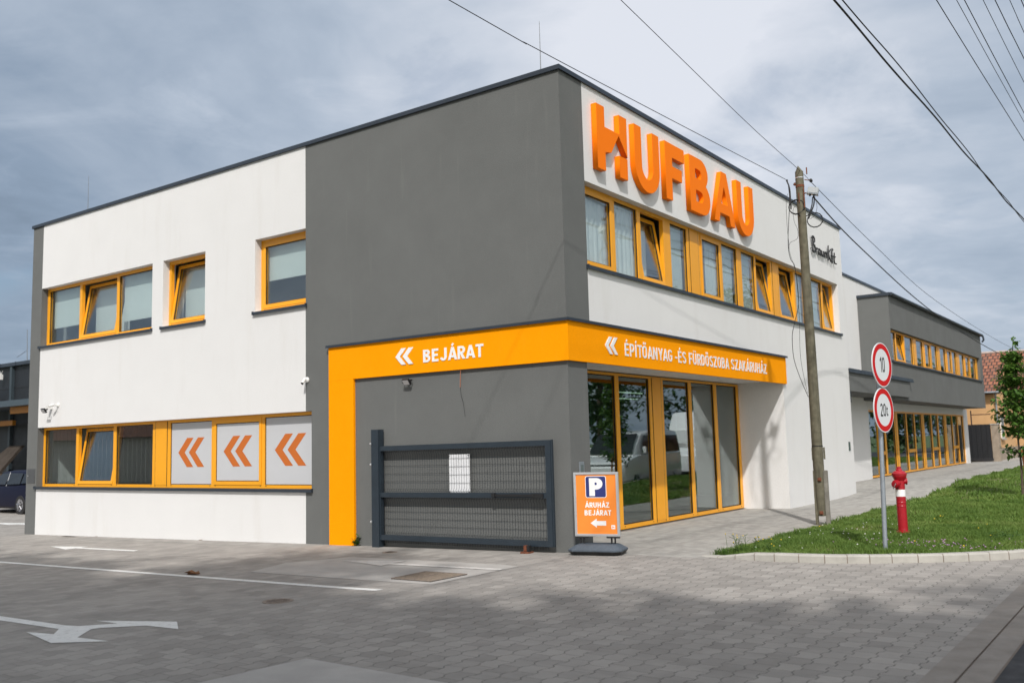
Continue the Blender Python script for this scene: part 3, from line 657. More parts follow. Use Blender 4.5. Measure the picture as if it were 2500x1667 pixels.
# windows -----------------------------------------------------------
def rot_tilt(zh, dh, a):
    def T(u, d, z):
        h = z - zh; q = d - dh
        return (u, dh + q * math.cos(a) + h * math.sin(a), zh + h * math.cos(a) - q * math.sin(a))
    return T
def window(fn, u0, u1, z0, z1, rec, cl, fw=.085, fb=.075, ft=.07, gm=glass, sill=True, parent=hb, holes=True, fd=.075, sfw=.07):
    """cl: list of (ua, ub, kind) of glazed cells; everything between is frame"""
    mb = MB(fn)
    mb.box(u0, u1, rec, rec + fd, z1 - ft, z1); mb.box(u0, u1, rec, rec + fd, z0, z0 + fb)
    e = [u0] + [v for c in cl for v in c[:2]] + [u1]
    for k in range(0, len(e), 2):
        a, b = e[k], e[k + 1]
        if b - a < .005: continue
        mb.box(a, b, rec, rec + fd, z0 + fb, z1 - ft)
        if b - a > .3 and k not in (0, len(e) - 2):      # wide post: proud cover strips with grooves
            mb.box(a + .10, a + .115, rec - .004, rec, z0 + .02, z1 - .02, 1); mb.box(b - .115, b - .10, rec - .004, rec, z0 + .02, z1 - .02, 1)
            mb.box(a + .115, b - .115, rec - .008, rec, z0 + .05, z1 - .03)
    if holes:
        for c in cl:
            for q in (c[0] + .03, c[1] - .05): mb.box(q, q + .025, rec - .003, rec, z0 + .035, z0 + .05, 1)
    W = mb.build('window', [framey, black], parent)
    for c in cl:
        a, b, kind = c[:3]; za, zb = z0 + fb, z1 - ft
        if kind == 'fixed':
            MB(fn).box(a, b, rec + .035, rec + .05, za, zb).build('pane', gm, W)
            m2 = MB(fn)
            for p in ((a, a + .014, za, zb), (b - .014, b, za, zb), (a + .014, b - .014, za, za + .014), (a + .014, b - .014, zb - .014, zb)): m2.box(p[0], p[1], rec + .02, rec + .034, p[2], p[3])
            m2.build('gasket', blackm, W)
        elif kind in ('sash', 'tilt'):
            T = rot_tilt(za + .01, rec + .02, R(9.0) if kind == 'tilt' else 0); s = sfw; d0, d1 = rec - .012, rec + .06
            g = .004; m2 = MB(fn); m2.box(a + g, a + s, d0, d1, za - .0, zb, 0, T); m2.box(b - s, b - g, d0, d1, za, zb, 0, T); m2.box(a + s, b - s, d0, d1, za, za + s, 0, T); m2.box(a + s, b - s, d0, d1, zb - s, zb, 0, T)
            if kind == 'tilt':   # rubber seal and dark inner sash seen in the gap
                m2.box(a + g, b - g, d1, d1 + .02, zb - .02, zb + .01, 1, T); m2.box(b - .03, b - g, d1, d1 + .02, za, zb - .02, 1, T); m2.box(a + g, a + .03, d1, d1 + .02, za, zb - .02, 1, T)
            m2.build('sash', [framey, blackm], W)
            MB(fn).box(a + s, b - s, rec + .02, rec + .035, za + s, zb - s, 0, T).build('pane', gm, W)
            m3 = MB(fn)
            for p in ((a + s, a + s + .012, za + s, zb - s), (b - s - .012, b - s, za + s, zb - s), (a + s + .012, b - s - .012, za + s, za + s + .012), (a + s + .012, b - s - .012, zb - s - .012, zb - s)): m3.box(p[0], p[1], rec + .004, rec + .018, p[2], p[3], 0, T)
            m3.build('gasket', blackm, W)
        if len(c) > 3:
            kk = c[3]
            if kk[0] == 'blind':
                q = .12 if kind != 'tilt' else .34
                MB(fn).box(a + .02, b - .02, rec + q, rec + q + .004, kk[1], zb + .03).build('blind', blindm, W)
            elif kk[0] == 'curtain':
                m4 = MB(fn); n = int((b - a) / .02); q = .12 if kind != 'tilt' else .36; vs = []
                for i in range(n + 1):
                    uu = a + (b - a) * kk[1] + (b - a) * (kk[2] - kk[1]) * i / n; dd = rec + q + .022 * math.sin(i * .9) + .012 * math.sin(i * 2.3 + a); vs += [(uu, dd, za - .05), (uu, dd, zb + .05)]
                m4.add(vs, [(2 * i, 2 * i + 2, 2 * i + 3, 2 * i + 1) for i in range(n)], 0, True); m4.build('curtain', curtm, W, fix=False)
            elif kk[0] == 'strips':
                m4 = MB(fn); uu = a + .06
                while uu < b - .05: m4.box(uu, uu + .003, rec + .14, rec + .143, za, zb); uu += .17
                m4.build('blind_cord', cordm, W)
            elif kk[0] == 'film':
                dd = rec + (.028 if kind == 'fixed' else .010); s = 0 if kind == 'fixed' else sfw
                P_ = MB(fn).box(a + s + .014, b - s - .014, dd - .003, dd, za + s + .014, zb - s - .014).build('window_film', film, W)
                cu = (a + b) / 2 + kk[1]
                me = chevs(cu - .43, cu + .43, 1.272, 1.860, .002); link('chevron_print', place(me, fn(0, dd - .0035, 0), U, V, NL), chevm, W)
    if sill:
        m5 = MB(fn); m5.box(u0 - .02, u1 + .02, -.045, rec + .01, z0 - .03, z0 - .002); m5.box(u0 - .02, u1 + .02, -.05, -.044, z0 - .055, z0 - .002)
        m5.box(u0 - .035, u0 - .02, -.052, rec, z0 - .055, z0 + .012); m5.box(u1 + .02, u1 + .035, -.052, rec, z0 - .055, z0 + .012); m5.build('sill', dark, W)
    return W
r = .15
window(FL, -14.916, -10.357, 4.18, 5.585, r, [(-14.82, -13.472, 'fixed', ('blind', 4.62)), (-13.375, -11.94, 'tilt', ('blind', 4.28)), (-11.845, -10.44, 'fixed', ('blind', 4.50))])
window(FL, -9.97, -8.54, 4.18, 5.585, r, [(-9.90, -8.60, 'tilt', ('blind', 4.28))])
window(FL, -6.996, -5.571, 4.18, 5.585, r, [(-6.93, -5.63, 'sash', ('blind', 4.80))])
window(FL, -14.916, -5.423, .86, 2.241, r, [(-14.845, -13.474, 'fixed', ('strips',)), (-13.367, -11.954, 'tilt', ('strips',)), (-11.845, -10.476, 'fixed', ('strips',)), (-9.852, -8.484, 'fixed', ('film', -.01)), (-8.40, -6.96, 'sash', ('film', 0)), (-6.878, -5.50, 'fixed', ('film', 0))], fb=.06, ft=.06)
cu = ('curtain', 0, 1)
window(FR, .655, 13.54, 4.235, 5.562, r, [(.74, 1.735, 'sash', cu), (1.825, 2.605, 'fixed', cu), (2.73, 3.60, 'tilt', cu), (3.885, 4.58, 'fixed', ('blind', 4.3)),
    (5.18, 6.13, 'sash', ('curtain', .45, 1)), (6.215, 7.0, 'fixed', ('blind', 4.3)), (7.25, 7.99, 'fixed', ('blind', 4.35)), (8.07, 8.95, 'tilt', cu),
    (9.50, 10.50, 'tilt', cu), (10.62, 11.30, 'fixed', ('blind', 4.3)), (11.42, 12.60, 'fixed', ('blind', 4.35)), (12.70, 13.47, 'tilt', cu)], fb=.06, ft=.06)
window(FR, .31, 8.945, .005, 2.78, 1.06, [(.4, 1.9, 'fixed'), (2.05, 3.247, 'fixed'), (3.377, 4.555, 'fixed'), (5.14, 6.30, 'fixed'), (6.43, 7.565, 'fixed'), (7.715, 8.83, 'fixed')], fb=.07, ft=.045, gm=glassd, sill=False)

# small fittings on the walls (things of their own)
def letters():
    t = thing('wall_sign', (0, 4.2, 5.8), 'large raised orange capital letters across the white upper wall', 'sign')
    B0, B1 = 5.81, 6.86; L = []
    L.append([[(.92, B0), (1.17, B0), (1.17, 6.12), (1.36, 6.15), (1.62, 6.50), (1.895, 6.19), (1.90, B1), (1.645, B1), (1.645, 6.53), (1.17, 6.53), (1.17, B1), (.92, B1)], [(1.622, B0), (1.89, B0), (1.89, 6.168), (1.622, 6.168)]])
    def Us(a, b):
        w = .25; cx = (a + b) / 2; ro = (b - a) / 2; ri = ro - w; zc = 5.755 + ro
        P = [(a, B1)] + [(cx - ro * math.cos(k * math.pi / 20), zc - ro * math.sin(k * math.pi / 20)) for k in range(21)] + [(b, B1), (b - w, B1)]
        P += [(cx + ri * math.cos(k * math.pi / 20), zc - ri * 1.12 * math.sin(k * math.pi / 20)) for k in range(21)] + [(a + w, B1)]
        return [P]
    L.append(Us(2.156, 3.062))
    L.append([[(3.297, B0), (3.552, B0), (3.552, 6.222), (3.965, 6.222), (3.965, 6.445), (3.58, 6.445), (3.58, 6.608), (4.085, 6.608), (4.085, B1), (3.297, B1)]])
    def arc(cx, cz, rx, rz, a0, a1, n=10): return [(cx + rx * math.cos(R(a0 + (a1 - a0) * k / n)), cz + rz * math.sin(R(a0 + (a1 - a0) * k / n))) for k in range(n + 1)]
    Bo = [(4.30, 5.79), (4.78, 5.79)] + arc(4.86, 6.10, .34, .31, -90, 62) + arc(4.80, 6.585, .33, .278, -32, 90) + [(4.30, B1)]
    h1 = [(4.555, 6.46), (4.73, 6.46)] + arc(4.74, 6.55, .09, .09, -80, 80, 6) + [(4.555, 6.645)]
    h2 = [(4.555, 6.005), (4.76, 6.005)] + arc(4.77, 6.115, .11, .11, -80, 80, 6) + [(4.555, 6.23)]
    L.append([Bo, h1[::-1], h2[::-1]])
    L.append([[(5.375, B0), (5.615, B0), (5.665, 6.0), (6.12, 6.0), (6.17, B0), (6.42, B0), (6.045, B1), (5.795, B1)], [(5.73, 6.20), (5.90, 6.56), (6.06, 6.20)][::-1]])
    L.append(Us(6.565, 7.464))
    for p in L:
        me = polycurve(p, .095); link('letter', place(me, (.006, 0, 0), (0, 1, 0), V, NR), letter_or, t)
letters()
t = thing('wall_sign', (0, 12.4, 6.1), 'small black script lettering near the far end of the upper white wall', 'sign')
SCR = {'B': [[(.12, .02), (.16, 1.0)], [(.02, .86), (.16, 1.02), (.36, .92), (.34, .70), (.16, .54), (.36, .46), (.42, .20), (.26, .0), (.06, .10)]],
       'r': [[(0, .36), (.05, .02)], [(.05, .2), (.14, .36), (.24, .34)]], 'a': [[(.26, .32), (.12, .38), (.02, .2), (.08, .02), (.22, .08), (.28, .34)], [(.27, .34), (.26, .08), (.34, .02)]],
       'u': [[(.02, .36), (.03, .1), (.12, .0), (.24, .10), (.27, .36)], [(.27, .36), (.27, .08), (.34, .02)]], 'n': [[(.02, .36), (.04, .0)], [(.04, .22), (.14, .38), (.25, .30), (.26, .0)]],
       'K': [[(.08, 0), (.12, 1.0)], [(.42, .82), (.12, .42), (.44, .0)]], 'f': [[(.26, .84), (.16, .92), (.11, .72), (.10, -.08)], [(0, .42), (.24, .44)]], 't': [[(.12, .72), (.10, .1), (.20, .0)], [(0, .44), (.26, .47)]], '.': [[(.02, .0), (.04, .03)]]}
def script(word, y0, sc_, z0, name):
    x = 0
    for ch in word:
        w_ = max(p[0] for l in SCR[ch] for p in l)
        mb = MB()
        for l in SCR[ch]:
            P_ = catm([(.052, y0 + (x + a) * sc_ + .06 * b * sc_, z0 + b * .40) for a, b in l], 4); mb.tube(P_, .020, 6)
        mb.build(name, black, t); x += w_ + .06
def catm(P, n=8):
    P = [Vector(p) for p in P]; out = []
    for i in range(len(P) - 1):
        p0 = P[max(i - 1, 0)]; p1 = P[i]; p2 = P[i + 1]; p3 = P[min(i + 2, len(P) - 1)]
        for k in range(n):
            s = k / n; out.append(.5 * ((2 * p1) + (p2 - p0) * s + (2 * p0 - 5 * p1 + 4 * p2 - p3) * s * s + (3 * p1 - p0 - 3 * p2 + p3) * s ** 3))
    return out + [P[-1]]
script('Braun', 11.40, .64, 6.12, 'letter'); script('Kft.', 12.66, .62, 6.08, 'letter')
for y in (11.45, 12.0, 12.5, 12.75, 13.2): MB().box(.001, .03, y, y + .02, 6.2, 6.22).build('spacer', black, t)

def flood(c, lab, yaw=0, s=1.0):
    t = thing('floodlight', c, lab, 'floodlight'); T0 = Matrix.Translation(c) @ Matrix.Rotation(yaw, 4, 'Z') @ Matrix.Rotation(R(35), 4, 'X')
    fn = lambda a, b, d: tuple(T0 @ Vector((a * s, b * s, d * s)))
    MB(fn).box(-.085, .085, -.02, .02, -.065, .065).build('housing', black, t, bevel=.004)
    MB(fn).box(-.07, .07, -.026, -.021, -.05, .05).build('lens', alu, t)
    m2 = MB(fn); m2.box(-.098, -.088, -.02, .06, -.012, .012); m2.box(.088, .098, -.02, .06, -.012, .012); m2.box(-.098, .098, .06, .068, -.012, .012); m2.build('bracket', black, t)
    return t
t = flood((-3.06, -.09, 2.61), 'small black floodlight under the orange band above the gate', s=.85)
MB().box(-3.085, -3.035, -.06, -.001, 2.60, 2.63).build('wall_arm', black, t)
t = flood((-14.30, -.19, 2.62), 'black floodlight at the far left end of the white wall', s=.9)
MB().box(-14.33, -14.27, -.16, -.001, 2.66, 2.74).build('mount', wplastic, t)
def camra(c, lab, dirv):
    t = thing('security_camera', c, lab, 'camera'); c = Vector(c); d = Vector(dirv).normalized()
    MB().lathe((c.x, -.001, c.z), [(.05, 0), (.05, .02), (.03, .035)], 16, axis=(0, -1, 0)).build('base', wplastic, t)
    MB().tube([(c.x, -.03, c.z), c], .018).build('arm', wplastic, t)
    MB().lathe(c - d * .03, [(.024, 0), (.028, .02), (.028, .12), (.026, .13)], 16, axis=d).build('body', wplastic, t)
    MB().lathe(c + d * .1, [(.025, 0), (.025, .006)], 16, axis=d).build('lens', black, t)
camra((-14.02, -.12, 2.74), 'white bullet camera beside the floodlight on the left end of the wall', (-1, -.55, -.25))
camra((-5.53, -.07, 2.80), 'white camera on the joint between white and grey wall', (.25, -.9, -.9))
t = thing('meter_cabinet', (-15.15, 0, .95), 'grey cabinet door in the narrow grey strip at the left end', 'cabinet')
MB().box(-15.32, -14.975, -.012, -.001, .95, 1.28).build('door', mat('cabinet_grey', (.085, .088, .09), .5, var=.1), t); MB().box(-15.29, -15.27, -.022, -.012, 1.1, 1.13).build('lock', alu, t)
MB().box(-15.30, -15.0, -.0135, -.0125, .975, 1.255).build('panel', mat('cabinet_inset', (.07, .073, .076), .5), t)
t = thing('intercom', (0, .25, .95), 'grey steel letterbox panel on the pillar behind the parking sign', 'intercom')
MB(FR).box(.205, .335, -.02, -.001, .9, 1.275).build('plate', steel, t, bevel=.004); MB(FR).box(.23, .31, -.0225, -.0205, 1.12, 1.23).build('display', mat('display_grey', (.12, .15, .15), .3), t)
t = thing('wall_plate', (0, 13.65, 1.17), 'small dark green plate at the right end of the white wall', 'plate')
MB(FR).box(13.60, 13.73, -.015, -.001, 1.17, 1.40).build('plate', mat('plate_green', (.05, .08, .07), .4), t); MB(FR).box(13.62, 13.71, -.018, -.0155, 1.2, 1.37).build('print', mat('plate_print', (.08, .11, .10), .5), t)
t = thing('hanging_wire', (-1.97, -.03, 2.73), 'loose copper coloured wire hanging below the orange band', 'wire')
MB().tube([(-1.971, -.03, 2.735), (-1.98, -.03, 2.6), (-1.991, -.025, 2.462)], .005, 6).build('bare_end', copper, t)
MB().tube([(-1.991, -.025, 2.462), (-1.975, -.02, 2.33), (-1.943, -.02, 2.238), (-1.925, -.015, 2.12), (-1.911, -.015, 2.004)], .0028, 6).build('tail', cable, t)
rodm = mat('rod_metal', (.25, .26, .27), .4, metal=.8)
for (x, y, z0, z1, lab) in ((-.72, .62, 7.2, 8.33, 'lightning rod on the roof by the front corner'), (-14.06, .62, 7.2, 8.36, 'lightning rod on the roof at the left end'), (-3.0, 41.2, 5.9, 8.4, 'faint thin lightning rod on the distant annex roof')):
    t = thing('lightning_rod', (x, y if y < 20 else 30., z0 if y < 20 else 6.0), lab, 'rod'); yy = y if y < 20 else 30.
    zz = z1 if y < 20 else 7.0
    MB().tube([(x, yy, z0 if y < 20 else 5.95), (x, yy, (z0 + zz) / 2), (x, yy, zz)], [.009, .007, .004], 6).build('rod', rodm, t); MB().lathe((x, yy, (z0 if y < 20 else 5.95)), [(.06, 0), (.05, .05), (.012, .06)], 12).build('foot', concm, t)
def lampstrip(x, y, lab):
    t = thing('ceiling_lamp', (x, y, 2.6), lab, 'lamp', 'lamp tubes inside the shop')
    MB().box(x - .05, x + .05, y - .6, y + .6, 2.62, 2.68).build('housing', wplastic, t); MB().box(x - .012, x + .012, y - .58, y + .58, 2.6, 2.619).build('tube', lampm, t)
for x, y, lab in ((-2.6, 3.2, 'nearest to the pillar'), (-2.6, 6.6, 'behind the middle panes'), (-4.0, 5.0, 'deeper in, left row'), (-4.0, 9.0, 'deepest in the room')): lampstrip(x, y, 'lit ceiling tube inside the shopfront, ' + lab)

# ---------------------------------------------------------------- gate
t = thing('gate', (-2.0, -.1, 0), 'dark blue grey steel swing gate with wire mesh folded back against the wall', 'gate')
sag = lambda x, y, z: (x, y + .115, z + gz(x, 0) + .03 - .010 * (x + 3.7))
MB().box(-3.805, -3.645, -.16, -.03, gz(-3.7, 0), 1.855).build('post', gatem, t)
mb = MB(sag)
mb.box(-3.705, -3.625, -.25, -.175, .09, 1.61); mb.box(-.352, -.262, -.25, -.175, .09, 1.61)
for a, b2 in ((.09, .172), (.778, .855), (1.53, 1.61)): mb.box(-3.625, -.352, -.249, -.176, a, b2)
mb.box(-.262, -.24, -.24, -.2, .09, 1.615)
mb.build('frame', gatem, t)
mb = MB(sag)
for z0, z1 in ((.172, .778), (.855, 1.53)):
    x = -3.60
    while x < -.39:
        zz = [z0, z0 + .03, z1 - .06, z1 - .03, z1]; mb.tube([(x, -.20, zz[0]), (x, -.225, zz[1]), (x, -.20, zz[1] + .04), (x, -.20, zz[2] - .02), (x, -.228, zz[2] + .015), (x, -.20, zz[4])], .002, 4, caps=False); x += .05
    for z in np.linspace(z0 + .02, z1 - .02, 6):
        mb.tube([(-3.625, -.204, float(z)), (-.375, -.204, float(z))], .0025, 4, caps=False)
for z in (.05, .075):
    mb.tube([(-3.6, -.15, z), (-.4, -.15, z)], .003, 4, caps=False)
x = -3.6
while x < -.4: mb.tube([(x, -.15, .03), (x, -.15, .095)], .003, 4, caps=False); x += .05
mb.build('wire_mesh', mat('mesh_paint', (.012, .02, .03), .45), t)
mb = MB(sag); mb.box(-1.30, -.55, -.275, -.2505, .80, .835); mb.box(-1.32, -1.26, -.285, -.2505, .79, .85); mb.box(-.60, -.40, -.27, -.2505, .785, .845); mb.build('latch_bar', black, t)
mb = MB()
for z in (1.62, 1.28, .35): mb.lathe((-3.79, -.172, z), [(.02, 0), (.02, .02), (.012, .03)], 10, axis=(-1, -.4, 0))
mb.build('hinge_bolt', alu, t)
t = thing('notice_board', (-2.0, -.08, .86), 'blank white sheet fixed behind the gate mesh', 'board')
MB(sag).box(-2.20, -1.792, -.194, -.186, .845, 1.44).build('sheet', mat('white_sheet', (.72, .73, .75), .4), t)
mb = MB(sag)
for x in (-2.19, -1.805):
    for z in (.86, 1.42): mb.box(x, x + .01, -.233, -.185, z, z + .01)
mb.build('tie', blackm, t)
t = thing('gate_stop', (-.66, -.2, 0), 'small rusty ground stop under the right end of the gate', 'gate stop')
MB().box(-.73, -.59, -.29, -.15, -.012, .012).build('plate', rust, t); MB().box(-.70, -.645, -.25, -.19, .012, .10).build('block', rust, t, bevel=.006); MB().box(-.642, -.60, -.25, -.19, .012, .10).build('block', black, t)

# ---------------------------------------------------------------- parking sign on rubber base
wd = Vector((.968, .25, 0)).normalized(); nn = Vector((wd.y, -wd.x, 0)); pc = Vector((.385, .03, 0))
fs_ = lambda a, b, c: tuple(pc + wd * a - nn * b + Vector((0, 0, c)))     # a along width, b backwards, c up
t = thing('pavement_sign', tuple(pc), 'orange parking sign board on a grey rubber foot in front of the pillar', 'sign')
mb = MB(fs_); prof = []
hx, hy = .385, .25
def ring(sx, sy, z, k=.08): return [(-sx + k, -sy, z), (0, -sy * .93, z), (sx - k, -sy, z), (sx, -sy + k, z), (sx * .985, 0, z), (sx, sy - k, z), (sx - k, sy, z), (0, sy * .93, z), (-sx + k, sy, z), (-sx, sy - k, z), (-sx * .985, 0, z), (-sx, -sy + k, z)]
rings = [ring(hx - .03, hy - .03, .012), ring(hx, hy, .055), ring(hx, hy, .075), ring(hx - .10, hy - .08, .135, .05), ring(hx - .12, hy - .1, .142, .05)]
vs = [v for q in rings for v in q]; fs = [(i * 12 + k, i * 12 + (k + 1) % 12, (i + 1) * 12 + (k + 1) % 12, (i + 1) * 12 + k) for i in range(4) for k in range(12)]
mb.add(vs, fs + [tuple(range(12))[::-1], tuple(range(48, 60))], 0)
for f in range(len(mb.f)):
    if f < 12: mb.m[f] = 1
mb.build('rubber_base', [capm, black], t)
mb = MB(fs_)
for a in (-.25, -.20, .20, .25): mb.tube([(a, 0, .12), (a, 0, .235)], .013, 8)
mb.box(-.315, -.135, -.03, .03, .22, .242); mb.box(.135, .315, -.03, .03, .22, .242); mb.build('spring_foot', black, t)
hw, zb0, zb1 = .325, .243, 1.132
mb = MB(fs_); s = .034
for p in ((-hw, -hw + s, zb0, zb1), (hw - s, hw, zb0, zb1), (-hw + s, hw - s, zb0, zb0 + s), (-hw + s, hw - s, zb1 - s, zb1)):
    mb.box(p[0], p[1], -.018, .018, p[2], p[3]); 
for p in ((-hw + .012, -hw + s - .008, zb0 + .012, zb1 - .012), (hw - s + .008, hw - .012, zb0 + .012, zb1 - .012)): mb.box(p[0], p[1], -.022, -.018, p[2], p[3])
mb.box(-hw + s - .008, hw - s + .008, -.022, -.018, zb0 + .012, zb0 + s - .01); mb.box(-hw + s - .008, hw - s + .008, -.022, -.018, zb1 - s + .01, zb1 - .012)
mb.build('frame', alu, t)
Pp = MB(fs_).box(-hw + s, hw - s, -.008, .012, zb0 + s, zb1 - s).build('poster', posto, t)
wu = tuple(wd); wn = tuple(nn)
def rrect(x0, x1, y0, y1, r_):
    P = []
    for cx, cy, a0 in ((x1 - r_, y0 + r_, -90), (x1 - r_, y1 - r_, 0), (x0 + r_, y1 - r_, 90), (x0 + r_, y0 + r_, 180)): P += [(cx + r_ * math.cos(R(a0 + 15 * k)), cy + r_ * math.sin(R(a0 + 15 * k))) for k in range(7)]
    return P
def onposter(me, off, m, name): return link(name, place(me, tuple(pc + nn * (.0085 + off)), wu, V, wn), m, Pp)
px0, px1, pz0, pz1 = -.155, .150, .775, 1.078
onposter(polycurve([rrect(px0, px1, pz0, pz1, .03)], .001), 0, lwhite, 'parking_symbol')
onposter(polycurve([rrect(px0 + .008, px1 - .008, pz0 + .008, pz1 - .008, .024)], .001), .0013, navy, 'parking_symbol')
onposter(text('P', -.098, .098, .80, 1.05, .001, .25), .0026, lwhite, 'parking_symbol')
onposter(join(text('ÁRUHÁZ', -.165, .185, .640, .712, .001, .19, .13), text('BEJÁRAT', -.178, .205, .532, .604, .001, .19, .13)), 0, lwhite, 'lettering')
onposter(polycurve([[(-.095, .425), (-.005, .487), (-.005, .455), (.130, .455), (.130, .392), (-.005, .392), (-.005, .362)]], .001), 0, lwhite, 'arrow')
onposter(join(polycurve([[(.205, .345), (.258, .345), (.258, .398), (.205, .398)], [(.216, .356), (.216, .387), (.224, .387), (.224, .374), (.230, .374), (.237, .380), (.247, .372), (.247, .356), (.239, .356), (.239, .366), (.224, .366), (.224, .356)]], .001)), 0, lwhite, 'logo')

# ---------------------------------------------------------------- traffic signs
t = SIGN_ = thing('traffic_sign_post', (3.85, 1.55, 0), 'galvanised post with two round red ringed signs reading 10 and 20t', 'sign post')
top = Vector((3.925, 1.565, 2.76)); bot = Vector((3.85, 1.55, -.02)); at = lambda z: bot.lerp(top, (z - bot.z) / (top.z - bot.z))
MB().tube([bot, top], .030, 14).build('pole', steel, t)
sn = Vector((.985, -.17, 0)).normalized(); su = Vector((-sn.y, sn.x, 0))
def circ(r_, n=48): return [(r_ * math.cos(2 * math.pi * k / n), r_ * math.sin(2 * math.pi * k / n)) for k in range(n)]
whs = mat('sign_white_film', (.68, .70, .72), .35)
for zc, kind in ((2.475, '10'), (1.875, '20')):
    c0 = at(zc) + sn * .045; S = lambda me, off, m, nm, par: link(nm, place(me, tuple(c0 + sn * off), tuple(su), V, tuple(sn)), m, par)
    D = S(polycurve([circ(.298)], .012), 0, whs, 'sign_disc', t)
    S(polycurve([circ(.284), circ(.215)[::-1]], .0012), .0125, redr, 'red_ring', D)
    tm = text('10', -.062, .075, -.10, .105, .0012, .135, .16) if kind == '10' else join(text('20', -.105, .055, -.085, .085, .0012, .135, .14), text_font('t', .070, .118, -.08, .055, .0012, .012, cap='t'))
    S(tm, .0125, black, 'numerals', D)
    mb = MB(); p = at(zc); mb.tube([p - Vector((0, 0, .12)) + sn * .0, p - Vector((0, 0, .09))], .035, 12); mb.tube([p + Vector((0, 0, .09)), p + Vector((0, 0, .12))], .035, 12); mb.build('clamp', steel, t)
MB().lathe(top, [(.032, -.02), (.032, .0), (.01, .012)], 12).build('cap', black, t)

onlawn(SIGN_)
# ---------------------------------------------------------------- hydrant
hc = (3.485, 4.085, 0)
HYD_ = t = thing('fire_hydrant', hc, 'red pillar hydrant with a white reflective band on the lawn', 'fire hydrant')
H_ = lambda prof, n=24: MB().lathe(hc, prof, n)
H_([(.10, 0.02), (.10, .055), (.075, .062), (.073, .10), (.071, .428), (.0735, .433), (.0735, .445), (.071, .45), (.071, .485), (.0735, .49), (.0735, .502), (.071, .507), (.071, .88)]).build('barrel', redp, t)
H_([(.0718, .588), (.0722, .59), (.0722, .692), (.0718, .695)]).build('reflective_band', lwhite, t)
H_([(.075, .835), (.10, .885), (.107, .905), (.107, .922), (.113, .925), (.113, .945), (.103, .95), (.08, .975), (.05, .99), (.045, 1.01), (.034, 1.015), (.034, 1.045), (.02, 1.05)]).build('cap', redp, t)
od = Vector((-.30, -.95, -.15)).normalized(); oc = Vector(hc) + Vector((0, 0, .80)); m2 = MB().lathe(oc + od * .03, [(.05, 0), (.05, .06), (.064, .065), (.064, .09), (.052, .095), (.052, .125), (.025, .13)], 18, axis=od); m2.build('outlet', redp, t)
MB().tube([oc + od * .17 + Vector((.03, 0, .02)), oc + od * .175 + Vector((-.01, 0, -.06)), oc + od * .12 + Vector((-.04, 0, -.05))], .006, 6).build('chain', alu, t)
od2 = Vector((.9, .4, 0)).normalized(); MB().lathe(oc + Vector((0, 0, .02)), [(.045, .05), (.045, .088), (.055, .09), (.055, .105), (.02, .11)], 16, axis=od2).build('outlet', redp, t)
mb = MB()
for k in range(6): a = k * 1.047; mb.lathe((hc[0] + .088 * math.cos(a), hc[1] + .088 * math.sin(a), hc[2] + .05), [(.010, 0), (.010, .02), (.004, .022)], 6)
mb.build('flange_bolt', rust, t)

onlawn(HYD_)
# ---------------------------------------------------------------- utility pole
vr = Vector((.97, .246, 0)).normalized(); vf = Vector((-.246, .97, 0)).normalized()
stubm = mat('weathered_concrete_stub', (.20, .19, .165), .9, var=.3, vscale=8, bump=.5)
t = thing('utility_pole', (1.865, 5.30, 0), 'weathered round wooden utility pole bolted to short ground stubs', 'utility pole')
pp = [(1.852, 5.30, .16, .082), (1.845, 5.30, .6, .094), (1.84, 5.30, 1.14, .094), (1.838, 5.298, 2.3, .09), (1.834, 5.296, 3.57, .084), (1.825, 5.292, 5.2, .077), (1.822, 5.291, 6.30, .074), (1.822, 5.291, 6.40, .073)]
mb = MB(); mb.tube([p[:3] for p in pp], [p[3] for p in pp], 18)
tp = Vector(pp[-1][:3]); ring2 = [tp + (vr * math.cos(6.28318 * k / 14) + vf * math.sin(6.28318 * k / 14)) * .0728 for k in range(14)]
mb.add([tuple(v + Vector((0, 0, -.01))) for v in ring2] + [tuple(tp + Vector((0, 0, .10)) + vf * q - vr * .01) for q in (-.06, .06)], [(k, (k + 1) % 14, 14 if 7 <= (k) <= 13 else 15) for k in range(14)] + [(0, 15, 14), (7, 14, 15)], 0, False, True)
mb.build('pole', wood, t)
sw = lambda a, b, c: tuple(Vector((1.865, 5.305, 0)) + vr * a + vf * b + Vector((0, 0, c)))
MB(sw).box(-.125, -.075, -.05, .07, -.05, .955).build('stub', wood, t, bevel=.008)
MB(sw).box(.052, .125, -.07, .06, -.06, .955).build('stub', stubm, t, bevel=.008)
MB(sw).box(-.125, -.098, -.03, .03, 1.14, 1.36).build('stub', wood, t); MB(sw).box(.072, .10, -.03, .03, 1.15, 1.36).build('stub', wood, t)
mb = MB(sw)
for z in (.80, .22): mb.box(-.045, .015, -.115, -.085, z - .03, z + .03); mb.tube([(-.015, -.12, z), (-.015, -.14, z)], .018, 8)
mb.build('bolt', rust, t)
mb = MB(); 
for z in (1.375, 1.385): mb.lathe((1.84, 5.30, z), [(.0965, 0), (.0965, .008)], 18)
mb.build('wire_tie', cable, t)
mb = MB(); mb.lathe((1.822, 5.291, 6.10), [(.079, 0), (.079, .045)], 18); mb.build('strap', rust, t)
mb = MB(); mb.lathe((1.822, 5.291, 6.27), [(.0765, 0), (.0765, .018)], 18); mb.build('strap', alu, t)
MB(sw).box(.012, .03, -.09, -.072, 5.70, 6.08).build('earth_strip', rust, t)
